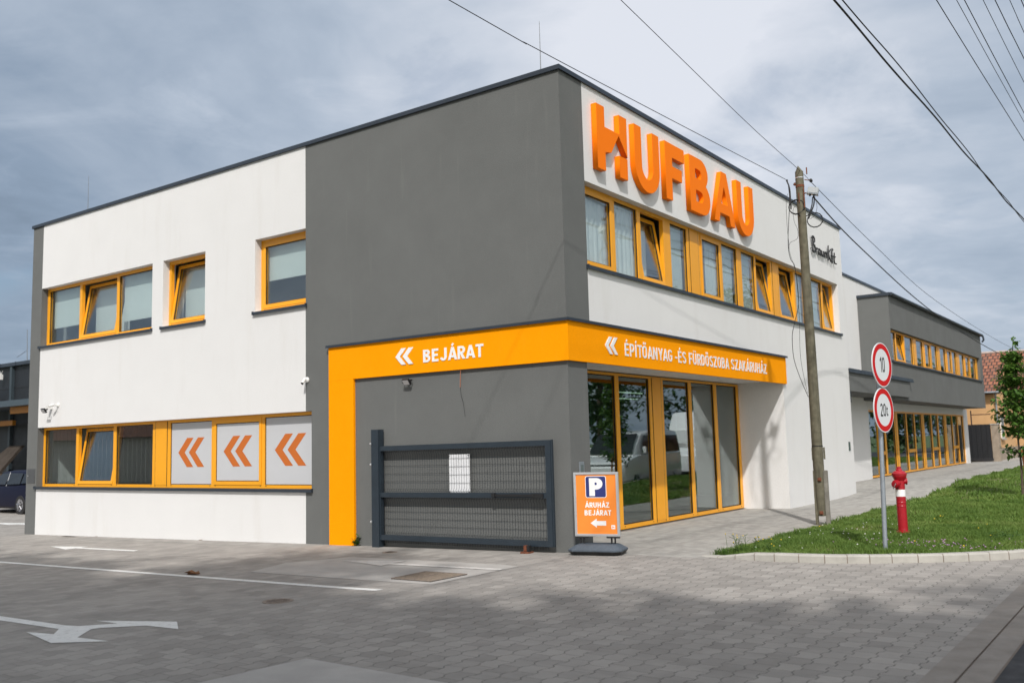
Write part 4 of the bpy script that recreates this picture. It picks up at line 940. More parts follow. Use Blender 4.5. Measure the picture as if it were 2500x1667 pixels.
mb = MB(sw); mb.box(.078, .098, -.02, .02, 6.34, 6.46); mb.box(-.075, -.06, -.09, -.075, 5.80, 5.98); mb.tube([(-.07, 0, 6.16), (-.16, -.02, 6.17)], .014, 6); mb.tube([(-.13, 0, 6.15), (-.13, 0, 6.20)], .022, 6); mb.tube([(.04, 0, 6.24), (.13, -.01, 6.21)], .008, 6); mb.build('bracket', rust, t)
t = thing('insulator', (2.0, 5.34, 6.21), 'round black insulator beside the top of the wooden pole', 'insulator')
MB().lathe((1.985, 5.34, 6.20), [(.01, 0), (.032, .008), (.036, .02), (.036, .04), (.032, .05), (.01, .058)], 14, axis=(1, .2, .3)).build('disc', black, t)
t = thing('junction_box', (2.03, 5.36, 5.96), 'tilted pale grey cable box on the right of the wooden pole', 'box')
bm_ = Matrix.Translation((2.035, 5.36, 6.01)) @ Matrix.Rotation(R(14), 4, (vf)) ; bx = lambda a, b, c: tuple(bm_ @ (vr * a + vf * b + Vector((0, 0, c))))
MB(bx).box(-.095, .095, -.07, .07, -.055, .065).build('housing', mat('box_grey', (.40, .43, .45), .5, var=.05), t, bevel=.012); MB(bx).box(-.102, .102, -.078, .078, -.066, -.054).build('lid', steel, t)
mb = MB(bx)
for a in (-.04, .03): mb.tube([(a, 0, -.06), (a, 0, -.10)], .016, 8)
mb.build('gland', black, t)
MB().tube([(1.89, 5.30, 5.98), (1.97, 5.33, 5.99)], .012, 6).build('arm', rust, t)
def catm(P, n=8):
    P = [Vector(p) for p in P]; out = []
    for i in range(len(P) - 1):
        p0 = P[max(i - 1, 0)]; p1 = P[i]; p2 = P[i + 1]; p3 = P[min(i + 2, len(P) - 1)]
        for k in range(n):
            s = k / n; out.append(.5 * ((2 * p1) + (p2 - p0) * s + (2 * p0 - 5 * p1 + 4 * p2 - p3) * s * s + (3 * p1 - p0 - 3 * p2 + p3) * s ** 3))
    return out + [P[-1]]
def wire(pts, r_, lab, name='overhead_cable', m=cable, cat='cable', group=None, n=8):
    p = catm(pts, n); o = MB().tube(p, r_, 6).build(name, m, loc=tuple(p[0])); return tag(o, lab, cat, group)
wire([(-.3, -17, 7.35), (.878, -3.725, 6.53), (1.0, -2.1, 6.46), (1.29, 1.1, 6.35), (1.62, 5.227, 6.26)], .0055, 'thick black cable reaching the left side of the wooden pole top')
wire([(2.75, -17, 7.75), (2.141, -1.94, 6.8), (1.95, 2.5, 6.53), (1.86, 5.2, 6.40), (1.99, 5.34, 6.21)], .0045, 'thin wire passing over the top of the wooden pole')
wire([(1.99, 5.34, 6.21), (1.5, 11.62, 6.08), (1.5, 18.05, 5.48), (1.5, 31.3, 5.10), (1.5, 45, 5.2)], .006, 'thin wire running from the pole insulator down the street')
wire([(2.03, 5.36, 5.90), (1.45, 10.4, 5.88), (1.5, 17.9, 5.06), (1.5, 30.25, 4.6), (1.5, 46, 4.65)], .013, 'thick black cable from the grey pole box past the annex roof')
def tw(ph, x0, z0):
    P = []
    for k in range(60):
        y = -18 + k * 1.2; a = smooth((y - 3) / 10); P.append((4.05 + .012 * (y - 0.1) * (y < 16) + .19 * (y >= 16) + x0 * (1 - a) + .014 * math.sin(y * 1.3 + ph) * (.4 + a), y, 7.0 + z0 * (1 - a) + .014 * math.cos(y * 1.3 + ph)))
    return P
wire(tw(0, 0, 0), .014, 'thickest dark cable crossing the sky in the upper right, lower strand of the pair', n=3)
wire(tw(3.14, .10, 0), .009, 'thinner strand twisted along the thickest dark cable in the upper right sky', n=3)
for i, (xa, ya, xb, yb, r_) in enumerate([(4.517, 4.33, 4.627, 13.54, .008), (4.777, 4.54, 4.817, 12.0, .006), (4.879, 4.62, 4.90, 11.0, .008), (5.122, 4.82, 5.16, 10.0, .006), (5.277, 4.94, 5.321, 7.95, .008), (5.468, 5.09, 5.5, 8.0, .006), (5.618, 5.22, 5.66, 8.0, .008)]):
    k = (xb - xa) / (yb - ya)
    wire([(xa - k * 25, ya - 25, 8.6), (xa, ya, 8.5), (xb, yb, 8.5), (xb + k * 30, yb + 30, 8.6)], r_, ('lowest and leftmost', 'second', 'third', 'fourth', 'fifth', 'sixth', 'rightmost')[i] + ' of the parallel wires in the top right corner', 'overhead_wire', group='parallel wires in the top right corner', n=3)
H1 = [(1.62, 5.227, 6.28), (1.652, 5.184, 5.908), (1.616, 5.172, 5.467), (1.591, 5.164, 5.21), (1.584, 5.162, 4.95), (1.613, 5.171, 4.766), (1.674, 5.191, 4.606), (1.698, 5.199, 3.989), (1.607, 5.169, 3.587), (1.56, 5.154, 3.362), (1.563, 5.155, 2.982), (1.636, 5.179, 2.65), (1.762, 5.22, 2.257)]
wire(H1, .006, 'long loose cable drooping down the left side of the wooden pole', 'loose_cable')
wire([(1.62, 5.2, 6.0), (1.596, 5.165, 5.862), (1.584, 5.162, 5.471), (1.595, 5.165, 5.079), (1.607, 5.169, 4.87), (1.68, 5.193, 4.503), (1.695, 5.198, 3.734), (1.676, 5.192, 2.975), (1.754, 5.218, 2.32)], .0035, 'straighter thin loose wire hanging left of the wooden pole', 'loose_cable')
wire([(1.74, 5.2, 5.75), (1.702, 5.184, 5.664), (1.714, 5.188, 5.454), (1.763, 5.204, 5.293), (1.743, 5.198, 5.14), (1.623, 5.159, 5.074), (1.589, 5.147, 4.948)], .0035, 'short curly wire end hanging left of the upper pole', 'loose_cable')
wire([(1.61, 5.2, 6.26), (1.66, 5.19, 6.1), (1.67, 5.18, 5.85), (1.67, 5.18, 5.7)], .014, 'thick cable tail dropping beside the left of the pole head', 'loose_cable')
def coil(c, r_, n, lab, rr=.008, tilt=0):
    P = []
    for k in range(n * 14 + 1):
        a = k / 14 * 6.28318; q = r_ * (1 + .05 * math.sin(k * .37)); P.append(Vector(c) + vr * math.cos(a) * q + Vector((0, 0, math.sin(a) * q * .98)) + vf * (.006 * k / 14 + tilt * math.cos(a)))
    tag(MB().tube(P, rr, 6).build('cable_coil', cable, loc=c), lab, 'cable coil')
coil((1.77, 5.20, 5.73), .135, 3, 'black cable coil looped across the front of the pole')
coil((2.04, 5.36, 5.47), .135, 2, 'lower black cable coil hanging to the right of the pole', .007)
wire([(2.02, 5.36, 5.90), (2.0, 5.35, 5.75), (1.95, 5.33, 5.6), (1.90, 5.31, 5.56), (1.80, 5.20, 5.57)], .011, 'thick short cable between the grey box and the front coil', 'loose_cable')
wire([(2.05, 5.37, 5.90), (2.03, 5.36, 5.75), (1.97, 5.34, 5.60), (1.93, 5.32, 5.50)], .013, 'thick short cable from the grey box down to the side of the pole', 'loose_cable')
wire([(2.06, 5.37, 5.88), (2.08, 5.38, 5.7), (2.03, 5.36, 5.55), (1.96, 5.33, 5.50)], .004, 'thin bowed wire below the grey box', 'loose_cable')

# ---------------------------------------------------------------- covers, litter
def cover(c, r_, lab):
    t = thing('manhole_cover', (c[0], c[1], gz(*c)), lab, 'manhole cover'); z = gz(*c)
    MB().lathe((c[0], c[1], z - .02), [(r_, 0), (r_, .0255), (r_ - .03, .0255)], 28).build('frame_ring', ironm, t)
    MB().lathe((c[0], c[1], z - .03), [(r_ - .031, 0), (r_ - .031, .034)], 28).build('lid', holem, t)
    mb = MB(); n = 9
    for i in range(-n, n + 1):
        for j in range(-n, n + 1):
            x, y = i * r_ / n * .95, j * r_ / n * .95
            if math.hypot(x, y) < r_ - .05 and (i + j) % 2 == 0: mb.box(c[0] + x - .013, c[0] + x + .013, c[1] + y - .013, c[1] + y + .013, z + .004, z + .009)
    mb.build('tread', ironm, t)
cover((-.62, -4.80), .16, 'round iron cover set in the pavers left of centre')
cover((-2.90, -.70), .12, 'smaller round iron cover near the gate post')
t = thing('drain_grate', (-.33, -2.77, 0), 'square rusty iron grate at the corner of the concrete slab', 'grate')
def gq(u, v, z): 
    A, B_, C_, D_ = Vector((-.652, -3.063)), Vector((.007, -3.103)), Vector((.015, -2.44)), Vector((-.683, -2.411)); p = A.lerp(B_, u).lerp(D_.lerp(C_, u), v); return (p.x, p.y, gz(p.x, p.y) + z)
MB(gq).box(0, 1, 0, 1, -.03, .0075).build('pit', holem, t)
mb = MB(gq); mb.box(0, .03, 0, 1, .0076, .016); mb.box(.97, 1, 0, 1, .0076, .016); mb.box(.03, .97, 0, .03, .0076, .016); mb.box(.03, .97, .97, 1, .0076, .016); mb.box(.485, .515, .03, .97, .0076, .017); mb.build('frame', ironm, t)
rm_ = mat('grate_iron', (.30, .24, .185), .8, var=.3, vscale=20)
for h_ in (0, 1):
  mb = MB(gq)
  for i in (range(7), range(7, 15))[h_]:
    for j in range(20):
        u = .05 + i * .0615 + (.012 if i > 6 else 0); v = .045 + j * .0465; mb.box(u, u + .042, v, v + .022, .0077, .0145)
  mb.build('tread', rm_, t)
t = thing('wall_drain', (-13.05, -.18, gz(-13, 0)), 'small dark drain grille at the foot of the left wall', 'grate')
mb = MB(); mb.box(-13.3, -12.8, -.24, -.12, gz(-13, 0), gz(-13, 0) + .006); mb.build('frame', ironm, t); MB().box(-13.27, -12.83, -.22, -.14, gz(-13, 0) + .006, gz(-13, 0) + .009).build('slot', holem, t)
lfm = mat('dry_leaf', (.20, .085, .03), .8, var=.4, vscale=60)
for c, s_, lab in (((-3.75, -3.63), 1.5, 'curled brown leaf lying on the white lane line'), ((-8.5, -.06), .5, 'small brown leaf at the foot of the white wall'), ((-12.2, -.05), .4, 'tiny dark leaf at the foot of the wall near the left end')):
    mb = MB(); z = gz(*c) + .006
    for k in range(5):
        a = random.uniform(-.3, .3); L = .07 * s_; o_ = Vector((c[0] + random.uniform(-.06, .06) * s_, c[1] + random.uniform(-.03, .03) * s_, z)); d = Vector((math.cos(a), math.sin(a), 0)); n_ = Vector((-d.y, d.x, 0))
        mb.add([o_ - d * L, o_ + n_ * L * .35 + Vector((0, 0, .025 * s_)), o_ + d * L + Vector((0, 0, .01)), o_ - n_ * L * .35 + Vector((0, 0, .02 * s_))], [(0, 1, 2), (0, 2, 3)], 0, False, True)
    tag(mb.build('fallen_leaf', lfm, loc=(c[0], c[1], z), fix=False), lab, 'leaf')

# ---------------------------------------------------------------- annex behind
ab = thing('annex_building', (-5, 27, .19), 'grey annex with overhanging upper floor and yellow framed window strip further down the street', 'building')
XR = -1.06; ya, yb = 19.25, 35.6; xv = -.10; zv0, zv1 = 2.66, 5.95
mb = MB(); mb.box(-12, XR, 14.3, 19.6, -.1, 6.52); mb.box(-12, XR, 19.6, 36.5, 6.05, 6.52); mb.build('wall', white, ab)
mb = MB(); mb.box(-12.03, XR + .03, 14.1, 19.63, 6.521, 6.60); mb.box(-12.03, XR + .03, 19.63, 36.5, 6.521, 6.60); mb.build('coping', dark, ab)
def pickA(u, z): return None if (ya + .02 < u < 35.0 and 3.86 < z < 4.90) else 0
FA = lambda u, d, z: (xv - d, u, z)
cells(FA, [ya, ya + .02, 35.0, yb], [zv0, 3.86, 4.90, zv1], lambda u, z: None if (ya + .02 < u < 35.0 and 3.86 < z < 4.90) else 0, .3).build('upper_wall', [grey, grey, inter], ab, fix=False)
mb = MB(); mb.box(-12, xv - .3, ya, ya + .3, zv0, zv1 - .002); mb.box(-12, xv - .3, yb - .3, yb, zv0, zv1 - .002); mb.box(-12, xv - .3, ya + .3, yb - .3, zv0, zv0 + .2); mb.box(-12, xv - .3, ya + .3, yb - .3, zv1 - .25, zv1 - .05); mb.build('upper_wall', grey, ab)
MB().box(-3.2, -3.1, ya + .3, yb - .3, zv0 + .2, zv1 - .25).build('inner_wall', inter, ab)
mb = MB(); mb.box(XR - .3, xv + .05, ya - .05, ya + .3, zv1 + .001, zv1 + .09); mb.box(xv - .35, xv + .05, ya + .3, yb + .05, zv1 + .001, zv1 + .09); mb.build('coping', dark, ab)
mb = MB(); mb.tube([(xv + .04, yb - .05, zv1 + .02), (xv + .12, yb + .0, zv1 - .02), (xv + .14, yb, zv1 - .18), (xv + .06, yb, zv1 - .28)], .045, 8); mb.tube([(xv + .09, ya, zv1 + .045), (xv + .09, yb, zv1 + .03)], .05, 8); mb.build('gutter_pipe', dark, ab)
window(FA, ya + .02, 35.0, 3.88, 4.90, .12, [(ya + .1, 20.30, 'fixed'), (20.42, 21.42, 'tilt'), (21.55, 22.65, 'fixed'), (23.2, 24.2, 'fixed'), (24.42, 25.30, 'sash'), (25.60, 26.55, 'fixed'), (27.10, 28.1, 'fixed'), (28.35, 29.15, 'sash'), (29.40, 30.2, 'fixed'), (30.9, 31.85, 'fixed'), (32.1, 33.0, 'sash'), (33.35, 34.6, 'fixed')], fw=.1, fb=.06, ft=.06, parent=ab, holes=False, sfw=.045)
FG = lambda u, d, z: (XR - d, u, z)
def pickG(u, z): return None if (19.7 < u < 35.6 and z < 2.38) else 0
cells(FG, [19.62, 19.7, 35.6, 36.5], [.0, 2.38, zv0 - .001], pickG, .25).build('wall', [white, white, inter], ab, fix=False)
gm_cells = [(19.8, 21.60, 'fixed'), (21.90, 23.02, 'fixed'), (23.56, 24.70, 'fixed'), (24.95, 25.95, 'fixed'), (26.20, 27.18, 'fixed'), (27.73, 28.82, 'fixed'), (29.10, 30.03, 'fixed'), (30.34, 31.33, 'fixed'), (31.93, 33.0, 'fixed'), (33.2, 34.15, 'fixed'), (34.40, 35.42, 'fixed')]
Wg = window(FG, 19.7, 35.6, .20, 2.38, .03, [(a - .06, b_ + .06, k_) for a, b_, k_ in gm_cells], fd=.04, fb=.06, ft=.06, gm=glassd, sill=False, parent=ab, holes=False)
for a, b2 in ((20.95, 21.60), (24.95, 25.95), (29.10, 30.03), (33.2, 34.15)): MB(FG).box(a, b2, .026, .075, .90, 1.02).build('transom', framey, Wg)
MB(FG).box(20.85, 20.95, .026, .075, .26, 2.32).build('mullion', framey, Wg)
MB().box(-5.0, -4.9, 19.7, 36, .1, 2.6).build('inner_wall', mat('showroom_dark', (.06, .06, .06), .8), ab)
MB().box(-5, XR - .1, 19.62, 36, .15, .20).build('shop_floor', interd, ab)
MB().box(-12, XR - .26, 36.2, 36.5, 0, 5.9).build('wall', white, ab)
t = thing('entrance_canopy', (-.5, 17.8, 2.75), 'grey canopy with dark flashing between the main building and the annex', 'canopy')
MB().box(-1.05, 0.0, 14.1, 20.9, 2.75, 3.30).build('body', grey, t)
mb = MB(); mb.box(-1.05, .03, 14.06, 21.25, 3.302, 3.36); mb.box(.0, .05, 14.06, 21.25, 3.25, 3.3015); mb.build('flashing', dark, t)
MB().tube([(-.04, 14.14, 3.2), (-.04, 14.14, 2.45)], .04, 8).build('downpipe', dark, t)
t = thing('door_handle', (-1.0, 17.2, 1.1), 'small dark lever on the shaded recessed white wall', 'handle')
MB().box(-1.058, -1.04, 17.0, 17.1, .95, 1.10).build('plate', black, t); MB().box(-1.04, -.97, 17.02, 17.3, 1.0, 1.03).build('lever', black, t)

# ---------------------------------------------------------------- yellow house, gate beyond the annex
def roofmesh(name, quads, parent, m=rooftile, th=.06):
    me = bpy.data.meshes.new(name); vs = []; fs = []; uvs = []
    for q in quads:
        q = [Vector(p) for p in q]; n_ = (q[1] - q[0]).cross(q[-1] - q[0]).normalized(); e = (q[1] - q[0]).normalized(); f_ = n_.cross(e); b = len(vs)
        vs += [tuple(p) for p in q]; fs.append(tuple(range(b, b + len(q)))); uvs += [((p - q[0]).dot(e), (p - q[0]).dot(f_)) for p in q]
        b2 = len(vs); vs += [tuple(p - n_ * th) for p in q]; fs.append(tuple(range(b2, b2 + len(q)))[::-1]); uvs += [(0, 0)] * len(q)
        for k in range(len(q)): k2 = (k + 1) % len(q); fs.append((b + k, b2 + k, b2 + k2, b + k2)); uvs += [(0, 0)] * 4
    me.from_pydata(vs, [], fs); uv = me.uv_layers.new(name='UVMap')
    for i, c_ in enumerate(uvs): uv.data[i].uv = c_
    me.update(); return link(name, me, m, parent)
def house(name, x0, x1, y0, y1, zb, ze, zr, lab, wallm=yel, over=.35, winface=None):
    t = thing(name, ((x0 + x1) / 2, (y0 + y1) / 2, zb), lab, 'house'); ym = (y0 + y1) / 2
    mb = MB(); mb.add([(x0, y0, zb), (x1, y0, zb), (x1, y1, zb), (x0, y1, zb), (x0, y0, ze), (x1, y0, ze), (x1, y1, ze), (x0, y1, ze), (x0, ym, zr - .12), (x1, ym, zr - .12)], [(0, 1, 5, 4), (1, 2, 6, 9, 5), (2, 3, 7, 6), (3, 0, 4, 8, 7), (0, 3, 2, 1), (4, 5, 9, 8), (7, 8, 9, 6)]); mb.build('wall', wallm, t)
    mb = MB(); mb.box(x0 - .02, x1 + .02, y0 - .02, y1 + .02, zb - .2, zb + .6); mb.build('plinth', hbase, t)
    k = (zr - ze) / (ym - y0); ze2 = ze - over * k
    roofmesh('roof', [[(x0 - .3, y0 - over, ze2), (x1 + over, y0 - over, ze2), (x1 + over, ym, zr), (x0 - .3, ym, zr)], [(x1 + over, y1 + over, ze2), (x0 - .3, y1 + over, ze2), (x0 - .3, ym, zr), (x1 + over, ym, zr)]], t)
    mb = MB(); mb.box(x0 - .3, x1 + over, y0 - over, y0, ze2 - .12, ze2 - .07); mb.build('eaves_board', brown, t)
    mb = MB(); mb.tube([(x0 - .3, y0 - over - .05, ze2 - .02), (x1 + over, y0 - over - .05, ze2 - .04)], .05, 8); mb.tube([(x1 + .08, y0 + .15, ze2 - .1), (x1 + .08, y0 + .15, zb)], .045, 8); mb.build('downpipe', steel, t)
    MB().tube([(x0 - .3, ym, zr + .02), (x1 + over, ym, zr + .02)], .07, 6).build('ridge_tiles', rooftile and mat('ridge_' + name, (.42, .33, .29), .85, var=.2), t)
    return t
h = house('yellow_house', -9, -.30, 39.2, 45.2, .18, 3.75, 5.65, 'yellow rendered house with red tiled roof beyond the annex')
mb = MB(); mb.box(-.30, -.25, 40.6, 41.5, 1.25, 2.4); W_ = mb.build('window', wplastic, h); MB().box(-.2495, -.245, 40.68, 41.42, 1.33, 2.32).build('pane', mat('house_glass', (.35, .37, .40), .1), W_)
MB().box(-.25, -.17, 40.5, 41.6, 1.18, 1.245).build('sill', concm, h)
h2 = house('tiled_house', -8.5, -.1, 47.5, 54, .18, 3.9, 6.3, 'second red roofed house further along behind the young tree', over=.4)
MB().box(-.10, -.06, 49, 50, 1.3, 2.5).build('window', wplastic, h2)
t = thing('yard_gate', (-.9, 37.4, .19), 'black sheet metal gate between the annex and the yellow house', 'gate')
mb = MB(); mb.box(-3.0, -.35, 38.0, 38.06, .22, 1.95); mb.build('leaf', gateb, t)
mb = MB()
for k in range(12): mb.box(-2.95 + k * .22, -2.90 + k * .22, 37.975, 37.999, .25, 1.92)
mb.build('rib', gateb, t); MB().box(-3.1, -.3, 37.93, 37.97, .24, .34).build('rail', mat('rail_blk', (.03, .03, .033), .4), t)
mb = MB(); mb.tube([(-1.15, 38.0, 1.9), (-1.15, 38.0, 2.62)], .03, 6); mb.tube([(-1.15, 38.0, 2.42), (-.30, 38.0, 2.42)], .02, 6); mb.build('arch_rod', brown, t)
t = thing('gate_pillar', (-.2, 38.3, .19), 'rough grey brown masonry pillar right of the black gate', 'pillar')
MB().box(-.33, -.02, 38.0, 38.5, .1, 1.92).build('shaft', hbase, t); MB().box(-.36, .01, 37.97, 38.53, 1.921, 1.97).build('cap', concm, t)

# ---------------------------------------------------------------- left: industrial hall, car
hh = thing('industrial_hall', (-40, 14, -.3), 'dark clad industrial hall at the far left behind the shop building', 'hall')
mb = MB(); mb.box(-62, -20, 10, 24, -.4, 5.80); mb.build('wall', hallm, hh)
mb = MB(); mb.box(-62, -19.8, 9.82, 10, 5.78, 5.94); 
for x in np.arange(-60, -20, 1.4): mb.box(float(x), float(x) + .05, 9.80, 9.819, 5.77, 5.96)
mb.build('eaves_trim', dark, hh)
hcm = mat('hall_column', (.035, .05, .06), .5)
for x in (-45.6, -41, -36.75, -32): MB().box(x, x + .18, 9.86, 9.999, -.3, 5.77).build('column', hcm, hh)
MB().box(-60, -20.5, 8.0, 9.85, 3.72, 3.97).build('canopy_deck', mat('hall_beam', (.045, .065, .08), .5), hh)
MB().box(-33.5, -20.5, 8.35, 8.5, 3.43, 3.71).build('crane_beam', jibm, hh); MB().box(-60, -35.0, 9.2, 9.35, 3.0, 3.22).build('crane_beam', jibm, hh)
mb = MB(); 
for z in (1.3, 4.75): mb.box(-62, -20, 9.985, 9.9995, z, z + .02)
mb.build('panel_joint', black, hh)
t = thing('jib_arm', (-38, 9.6, 4.6), 'orange steel jib arm sticking out from the hall wall', 'crane arm')
jf = Matrix.Translation((-37.6, 9.4, 4.72)) @ Matrix.Rotation(R(-19), 4, 'Y'); MB(lambda a, b, c: tuple(jf @ Vector((a, b, c)))).box(-2.0, .55, -.08, .08, -.07, .07).build('beam', jibm, t, bevel=.01); MB().tube([(-39.2, 9.4, 4.2), (-39.2, 9.99, 4.2)], .05, 8).build('pivot', jibm, t)
t = thing('antenna', (-43.4, 14, 5.8), 'thin antenna mast with side arms on the roof of the hall', 'antenna')
mb = MB(); mb.tube([(-43.4, 14, 5.8), (-43.55, 14, 8.5)], [.03, .015], 6); mb.build('mast', rodm, t); mb = MB(); mb.tube([(-43.5, 14, 7.35), (-44.6, 14, 7.05)], .012, 5); mb.tube([(-43.2, 14, 6.6), (-43.7, 14, 6.8), (-44.3, 14, 6.65)], .012, 5); mb.build('arm', rodm, t)
t = thing('wall_lamp', (-37.45, 9.85, 5.3), 'small white box lamp high on the dark hall wall', 'lamp')
MB().box(-37.52, -37.38, 9.72, 9.86, 5.2, 5.45).build('housing', wplastic, t); mb = MB(); mb.tube([(-37.45, 9.8, 5.45), (-37.6, 9.8, 5.6)], .012, 4); mb.tube([(-37.45, 9.8, 5.45), (-37.3, 9.8, 5.6)], .012, 4); mb.build('ear', wplastic, t)
t = thing('leaning_boards', (-35.6, 9.0, -.3), 'stack of brown boards leaning against the hall wall behind the car', 'boards')
mb = MB()
for k in range(3): 
    mb.add([(-36.9 + k * .1, 8.6 - k * .05, .9), (-34.6, 8.6 - k * .05, .9), (-34.6, 9.6 - k * .05, 2.1), (-35.9 + k * .1, 9.6 - k * .05, 2.1), (-36.9 + k * .1, 8.55 - k * .05, .9), (-34.6, 8.55 - k * .05, .9), (-34.6, 9.55 - k * .05, 2.1), (-35.9 + k * .1, 9.55 - k * .05, 2.1)], [(0, 1, 2, 3), (7, 6, 5, 4), (0, 4, 5, 1), (1, 5, 6, 2), (2, 6, 7, 3), (3, 7, 4, 0)])
mb.build('board', mat('board_brown', (.04, .03, .022), .8, var=.3, vscale=3), t); MB().box(-37, -34.5, 8.5, 9.6, -.35, .9).build('pallet_stack', barkm, t)

def wheel(parent, c, r_, ax, wdt=.2, name='wheel'):
    ax = Vector(ax).normalized(); c = Vector(c)
    Wh = MB().lathe(c - ax * wdt / 2, [(r_ * .62, 0), (r_ * .93, .0), (r_, .03), (r_, wdt - .03), (r_ * .93, wdt), (r_ * .62, wdt)], 28, axis=ax).build(name, tyre, parent)
    MB().lathe(c + ax * (wdt / 2 - .02), [(r_ * .62, 0), (r_ * .60, .025), (r_ * .15, .015), (r_ * .14, .03), (.01, .03)], 20, axis=ax).build('rim', rim, Wh)
    a = ax.orthogonal().normalized(); b = ax.cross(a); mb = MB()
    for k in range(5):
        q = 6.283 * k / 5 + .3; mb.tube([c + ax * (wdt / 2 + .012) + (a * math.cos(q) + b * math.sin(q)) * r_ * s for s in (.12, .58)], [.03, .022], 5)
    mb.build('spoke', rim, Wh)
def loft(name, st, m, parent, T):
    """st: stations (y, half width, z low, z belt, z roof, roof half width)"""
    vs = []; fs = []; n = 12
    for (y, hw, zl, zbt, zr, rw) in st:
        sec = [(hw * .86, zl), (hw * .97, zl + .10 * (zbt - zl)), (hw, zl + .45 * (zbt - zl)), (hw * .985, zbt), (rw + .02, zr - .07 * max(.3, zr - zbt)), (rw * .86, zr)]
        sec = sec + [(-a, b) for a, b in sec[::-1]]
        vs += [T(a, y, b) for a, b in sec]
    k = len(st)
    fs = [(i * n + j, i * n + (j + 1) % n, (i + 1) * n + (j + 1) % n, (i + 1) * n + j) for i in range(k - 1) for j in range(n)]
    fs += [tuple(range(n))[::-1], tuple(range((k - 1) * n, k * n))]
    mb = MB(); mb.add(vs, fs, 0, False, True); o = mb.build(name, m, parent)
    md = o.modifiers.new('b', 'BEVEL'); md.width = .035; md.segments = 3; md.limit_method = 'ANGLE'; md.angle_limit = R(18)
    for p in o.data.polygons: p.use_smooth = True
    return o
def vehicle(root, T, st, roofst, paint, glassq, wheels, r_, ax):
    loft('body', st, paint, root, T)
    loft('cabin', roofst, paint, root, T)
    for nm, q in glassq:
        mb = MB(); vs = [T(*p) for p in q]; n_ = (Vector(vs[1]) - Vector(vs[0])).cross(Vector(vs[-1]) - Vector(vs[0])).normalized() * .006
        k = len(vs); mb.add([tuple(Vector(v) + n_) for v in vs] + [tuple(Vector(v) - n_) for v in vs], [tuple(range(k)), tuple(range(k, 2 * k))[::-1]] + [(i, k + i, k + (i + 1) % k, (i + 1) % k) for i in range(k)], 0, False, True); mb.build(nm, carglass, root)
    for wq in wheels: wheel(root, T(*wq), r_, (Vector(T(wq[0] + (1 if wq[0] > 0 else -1), wq[1], wq[2])) - Vector(T(*wq))))
# dark blue estate car, side-on behind the shop's left end. local: x across, y along (front = -y), z up
t = thing('parked_car', (-26.1, 5.2, -.33), 'dark blue estate car parked in the yard at the far left edge', 'car')
TC = lambda a, y, z: (-25.6 + y, 5.15 - a, -.33 + z)
vehicle(t, TC, [(-2.2, .70, .30, .62, .66, .6), (-1.9, .84, .22, .74, .80, .74), (-.9, .90, .2, .88, .92, .82), (1.2, .90, .2, .95, .98, .84), (2.0, .88, .22, .96, 1.0, .82), (2.22, .80, .32, .90, .95, .74)],
    [(-1.15, .80, .86, .90, .93, .74), (-.35, .80, .86, 1.0, 1.42, .58), (.3, .82, .86, 1.0, 1.47, .60), (1.3, .82, .86, 1.0, 1.45, .60), (1.95, .80, .86, 1.0, 1.36, .58), (2.18, .78, .86, .96, 1.02, .66)], bluec,
    [('side_window', [(.84, -.75, 1.0), (.87, .35, 1.0), (.70, .32, 1.38), (.69, -.2, 1.36)]), ('side_window', [(.87, .42, 1.0), (.87, 1.32, 1.02), (.70, 1.2, 1.37), (.70, .39, 1.38)]), ('side_window', [(.87, 1.38, 1.03), (.86, 1.92, 1.06), (.72, 1.72, 1.30), (.70, 1.30, 1.36)])],
    [(.80, -1.35, .33), (.80, 1.42, .33), (-.80, -1.35, .33), (-.80, 1.42, .33)], .33, None)
MB().tube([TC(.85, .37, .95), TC(.70, .34, 1.40)], .012, 5).build('pillar_trim', alu, t)

# vehicles on the street, seen only as reflections in the shopfront
VAN_ = t = thing('parked_van', (7.1, 17.3, 0), 'white passenger van parked on the street, reflected in the shopfront glass', 'van')
TV = lambda a, y, z: (7.1 + a, 16.9 + y, -.01 + z)
vehicle(t, TV, [(-2.75, .72, .28, .62, .72, .66), (-2.6, .86, .22, .80, .88, .8), (-2.2, .96, .2, .98, 1.04, .88), (-1.6, .99, .2, 1.10, 1.16, .9), (2.3, .99, .22, 1.15, 1.2, .92), (2.45, .94, .3, 1.12, 1.16, .88)],
    [(-1.95, .90, 1.0, 1.06, 1.10, .84), (-1.05, .92, 1.0, 1.2, 1.86, .76), (-.4, .94, 1.0, 1.2, 1.96, .80), (2.2, .94, 1.0, 1.2, 1.97, .80), (2.42, .92, 1.0, 1.18, 1.88, .78)], vanw,
    [('windscreen', [(-.82, -1.95, 1.17), (.82, -1.95, 1.17), (.72, -1.14, 1.84), (-.72, -1.14, 1.84)])] + [('side_window', [(s * .975, a, 1.2), (s * .985, b_, 1.2), (s * .865, b_ - .02, 1.78), (s * .86, a + c_, 1.78)]) for s in (-1, 1) for a, b_, c_ in ((-1.45, -.5, .45), (-.4, .9, .02), (1.0, 2.2, .02))] + [('grille', [(-.62, -2.73, .62), (.62, -2.73, .62), (.60, -2.69, .82), (-.60, -2.69, .82)]), ('lower_grille', [(-.62, -2.76, .34), (.62, -2.76, .34), (.62, -2.765, .50), (-.62, -2.765, .50)]), ('headlight', [(-.90, -2.5, .74), (-.66, -2.70, .72), (-.64, -2.64, .88), (-.90, -2.30, .98)]), ('headlight', [(.66, -2.70, .72), (.90, -2.5, .74), (.90, -2.30, .98), (.64, -2.64, .88)])],
    [(.86, -1.75, .34), (.86, 1.55, .34), (-.86, -1.75, .34), (-.86, 1.55, .34)], .34, None)
